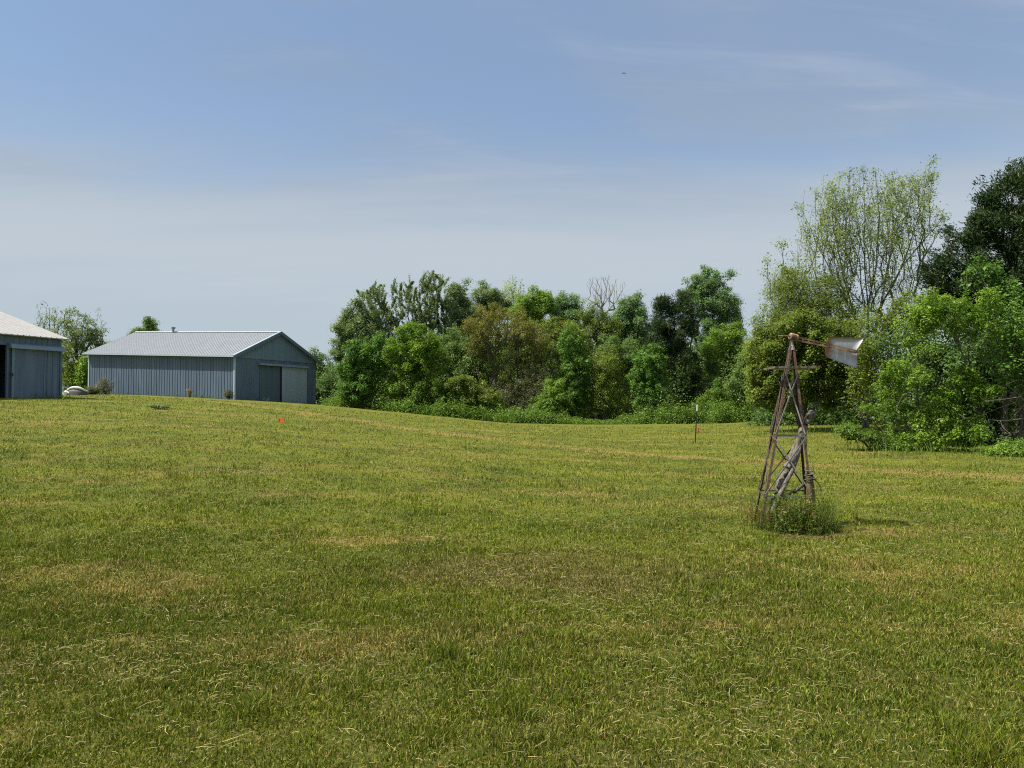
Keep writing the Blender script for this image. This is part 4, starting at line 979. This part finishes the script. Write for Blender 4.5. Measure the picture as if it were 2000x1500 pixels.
# ------------------------------------------------------------------ small things in the field
def fence_post():
    b = on_ground(1357, 30); h = 1.47; top = b+V3(.09, .0, h)
    root = empty('fence_post', b, 'thin dark metal fence post with a white tip and an orange ribbon', 'post')
    def T(a, c, mat, name, s=1.0, par=root):
        m = MB(); m.bar(a, c, .042*s, .010*s, up=(0, 1, 0)); m.bar(a+V3(0, .02, 0), c+V3(0, .02, 0), .010*s, .034*s, up=(0, 1, 0)); return m.build(name, mat, par)
    q = b+(top-b)*.83; T(b-V3(0, 0, .1), q, M['postgreen'], 'post'); T(q, top, M['white'], 'painted_tip', 1.25)
    m = MB(); p = b+(top-b)*.42
    pts = [p+V3(.02, -.02, .02), p+V3(.06, -.03, -.06), p+V3(.07, -.03, -.16), p+V3(.06, -.025, -.27)]
    for i in range(3):
        a, c = pts[i], pts[i+1]; m.hexa([a, a+V3(.055, .01, 0), a+V3(.055, .016, 0), a+V3(0, .006, 0)], [c, c+V3(.05, .012, 0), c+V3(.05, .018, 0), c+V3(0, .006, 0)])
    m.build('ribbon', M['orange'], root)
    m = MB(); m.tube([b+V3(-.10, -.02, -.02), b+V3(-.10, -.02, .05)], [.05, .035], 7); tag(m.build('clod', M['stump'], None, loc=b+V3(-.10, -.02, -.02)), 'small dark clod of earth at the foot of the fence post', 'clod')
fence_post()
def flag():
    g = ground_hit(549, 828)
    root = empty('marker_flag', g, 'tiny orange survey flag stuck in the grass', 'flag')
    m = MB(); m.tube([g-V3(0, 0, .05), g+V3(0, 0, .22)], .004, 5); m.build('wire', M['steel'], root)
    m = MB(); a = g+V3(0, 0, .06)
    for i in range(3):
        x0, x1 = i*.06-.09, (i+1)*.06-.09; y0, y1 = .015*math.sin(i*1.7), .015*math.sin((i+1)*1.7)
        m.hexa([a+V3(x0, y0, 0), a+V3(x1, y1, 0), a+V3(x1, y1+.003, 0), a+V3(x0, y0+.003, 0)], [a+V3(x0, y0, .15), a+V3(x1, y1, .15), a+V3(x1, y1+.003, .15), a+V3(x0, y0+.003, .15)])
    m.build('pennant', M['orange'], root)
flag()
def boat():
    d = 56; c = on_ground(151, d); s = d/F; W = 19*s; H = 15*s
    root = empty('overturned_boat', c, 'small pale upturned boat lying on the grass between shed and barn', 'boat')
    rows, cols = 17, 12; co = []
    for i in range(rows):
        t = i/(rows-1)*2-1; w = .50*(1-abs(t)**2.6)**.5+.02; h = H*(1-.50*abs(t)**2.4)
        for j in range(cols):
            a = math.pi*j/(cols-1); co.append(c+V3(t*W, -math.cos(a)*w, -.03+h*math.sin(a)**.6))
    f = [[i*cols+j, (i+1)*cols+j, (i+1)*cols+j+1, i*cols+j+1] for i in range(rows-1) for j in range(cols-1)]
    mesh_np('hull', np.array(co), np.array(f), M['hulldark'], root, smooth=True)
    for y0, nm in ((-.16, 'keel_strip'), ):
        m = MB(); pts = []
        for i in range(rows):
            t = i/(rows-1)*2-1; pts.append(c+V3(t*W*1.0, -.30*(1-abs(t)**2.6)**.5-.02, -.0+H*(1-.50*abs(t)**2.4)*.93+.02))
        m.tube(pts, [.05+.05*(1-abs(i/(rows-1)*2-1.1)**2) if True else 0 for i in range(rows)], 8); m.build('painted_rim', M['hull'], root, smooth=True)
    m = MB(); p = c+V3(-W*.80, -.42, .19); m.tube([p+V3(-.16, 0, .04), p+V3(-.08, 0, .05), p+V3(.07, 0, -.01), p+V3(.2, 0, -.06)], [.03, .11, .12, .04], 9); m.build('bow_cover', M['hull'], root, smooth=True)
boat()
def bird():
    c = at(1221, 136, 90); m = MB()
    m.tube([c+V3(-.02, -.16, 0), c+V3(-.01, -.08, .01), c, c+V3(0, .1, 0), c+V3(0, .2, 0)], [.012, .035, .05, .03, .01], 8)
    root = empty('flying_bird', c, 'tiny dark bird flying high in the sky', 'bird'); m.build('body', M['bird'], root, smooth=True)
    for s in (-1, 1):
        m = MB(); q = [c+V3(s*.03, -.07, .03), c+V3(s*.17, -.04, .02), c+V3(s*.30, .03, -.10), c+V3(s*.16, .07, .01), c+V3(s*.03, .06, .03)]
        m.poly(q); m.poly([p-V3(0, 0, .012) for p in q[::-1]])
        for i in range(5): j = (i+1) % 5; m.poly([q[j], q[i], q[i]-V3(0, 0, .012), q[j]-V3(0, 0, .012)])
        m.build('wing', M['bird'], root)
bird()
G5 = 'weeds beside the barn and shed'
bush('dead_weed', 'grey green dried shrub against the left part of the barn wall', 'shrub', 206, 67.5, [(206, 752, 15, 15), (198, 762, 18, 10)], 'brown', 1300, .11, natt=170, rt=.012, cl=.16, group=G5)
bush('dead_weed', 'dark brown weed heap between the upturned boat and the barn corner', 'shrub', 181, 61, [(182, 764, 12, 9)], 'brown', 1500, .11, natt=110, rt=.012, cl=.14, group=G5)
bush('dead_weed', 'small dark shrub at the front corner of the barn', 'shrub', 447, 62.6, [(447, 770, 9, 10)], 'brown', 800, .09, natt=110, rt=.010, cl=.12, group=G5)
bush('dry_stalks', 'pinkish dry grass stalks by the long barn wall', 'weeds', 370, 63.5, [(371, 766, 5, 9)], 'seed', 220, .09, natt=26, rt=.010, cl=.08, group=G5)
bush('dry_stalks', 'thin pale dry stalks before the dark panel of the barn end wall', 'weeds', 520, 65.4, [(517, 778, 5, 8), (526, 780, 4, 6)], 'pale', 60, .07, natt=24, rt=.010, bark='palebark', cl=.05, group=G5)
p = ground_hit(312, 800)
bush('weed_clump', 'grey green tuft of tall weeds alone in the field before the barn', 'weeds', 312, p[1], [(300, 795, 12, 6), (320, 797, 14, 4)], 'grey', 900, .06, natt=60, rt=.005, rb=.012, cl=.07, step=.2)

# ------------------------------------------------------------------ light, sky, camera
EL = 57.0; toS = unit((-.975, -.22, 0)); 
S = V3(toS[0]*math.cos(R(EL)), toS[1]*math.cos(R(EL)), math.sin(R(EL)))
sun = bpy.data.lights.new('sun', 'SUN'); sun.energy = 4.5; sun.angle = R(.5); sun.color = (1, .95, .86)
so = bpy.data.objects.new('sun', sun); C.objects.link(so); so.rotation_euler = Vector(S).to_track_quat('Z', 'Y').to_euler()
so.location = (0, 0, 60)

w = bpy.data.worlds.new('World'); bpy.context.scene.world = w; w.use_nodes = True
nt = w.node_tree; nt.nodes.clear()
sky = N(nt, 'ShaderNodeTexSky'); sky.sky_type = 'NISHITA'; sky.sun_disc = False; sky.sun_elevation = R(EL); sky.sun_rotation = math.atan2(S[0], S[1])
sky.air_density = 1.0; sky.dust_density = 1.2; sky.ozone_density = 1.6
co = N(nt, 'ShaderNodeTexCoord').outputs['Generated']
sp = N(nt, 'ShaderNodeSeparateXYZ'); nt.links.new(co, sp.inputs[0])
zc = mth(nt, 'ADD', mth(nt, 'MAXIMUM', sp.outputs[2], 0.0), .16)
pl = N(nt, 'ShaderNodeCombineXYZ', ins={0: mth(nt, 'DIVIDE', sp.outputs[0], zc), 1: mth(nt, 'DIVIDE', sp.outputs[1], zc), 2: 0.0}).outputs[0]
c1 = noise(nt, mapped(nt, pl, (.55, 1.1, 1), rot=(0, 0, R(20))), 1.1, 6, .55, .6)
c2 = noise(nt, mapped(nt, pl, (.35, 1.3, 1), rot=(0, 0, R(-12)), loc=(4, 9, 0)), 2.6, 6, .6, .5)
veil = mth(nt, 'ADD', mth(nt, 'MULTIPLY', ramp(nt, c1, .34, .68), .34), mth(nt, 'MULTIPLY', mth(nt, 'MULTIPLY', ramp(nt, c2, .45, .78), ramp(nt, c1, .35, .6)), .26))
veil = mth(nt, 'ADD', veil, .55)
hz = ramp(nt, mth(nt, 'SUBTRACT', sp.outputs[2], mth(nt, 'MULTIPLY', mth(nt, 'SUBTRACT', c1, .5), .10)), .02, .34, .50, 0.0)
zz = mth(nt, 'DIVIDE', mth(nt, 'SUBTRACT', mth(nt, 'ADD', sp.outputs[2], mth(nt, 'MULTIPLY', mth(nt, 'SUBTRACT', c2, .5), .09)), .185), .075)
band = mth(nt, 'MULTIPLY', mth(nt, 'EXPONENT', mth(nt, 'MULTIPLY', mth(nt, 'MULTIPLY', zz, zz), -1.0)), .34)
veil = mth(nt, 'MINIMUM', mth(nt, 'ADD', mth(nt, 'ADD', veil, hz), band), .97)
SKYMUL = 1.0
skyc = mix(nt, 1.0, sky.outputs[0], (.68, .80, .86), 'MULTIPLY')
vc = mix(nt, ramp(nt, sp.outputs[2], .03, .42), (2.38, 2.82, 3.12), (1.45, 1.90, 2.66))
vc = mix(nt, mth(nt, 'MULTIPLY', band, 2.2), vc, (2.78, 3.06, 3.32))
wisp = noise(nt, mapped(nt, pl, (.30, 1.5, 1), rot=(0, 0, R(8)), loc=(2, 3, 0)), 5.5, 7, .62, .8)
vc = mix(nt, mth(nt, 'MULTIPLY', mth(nt, 'MULTIPLY', ramp(nt, wisp, .45, .75), ramp(nt, c1, .40, .62)), .45), vc, (2.5, 2.76, 3.2))
over = ramp(nt, sp.outputs[2], .50, .85)  # unseen overhead sky, brightened as added fill light
vc = mix(nt, over, vc, (4.3, 4.7, 5.2))
veil = mth(nt, 'MAXIMUM', veil, mth(nt, 'MULTIPLY', over, .85))
cl = mix(nt, veil, skyc, vc)
bg = N(nt, 'ShaderNodeBackground', ins={'Color': cl, 'Strength': .12})
wo = N(nt, 'ShaderNodeOutputWorld'); nt.links.new(bg.outputs[0], wo.inputs[0])

cam = bpy.data.cameras.new('camera'); cam.sensor_width = 36; cam.lens = F/2000*36; cam.clip_start = .05; cam.clip_end = 5000
co_ = bpy.data.objects.new('camera', cam); C.objects.link(co_); co_.location = (0, 0, EYE); co_.rotation_euler = (R(90)+math.atan((HZ-750)/F), 0, 0)
sc = bpy.context.scene; sc.camera = co_
sc.view_settings.view_transform = 'Standard'; sc.view_settings.look = 'None'; sc.view_settings.exposure = 0.75; sc.view_settings.gamma = 1
sc.cycles.use_denoising = False; sc.cycles.filter_width = 1.1; sc.cycles.max_bounces = 6; sc.cycles.transparent_max_bounces = 4; sc.cycles.transmission_bounces = 4
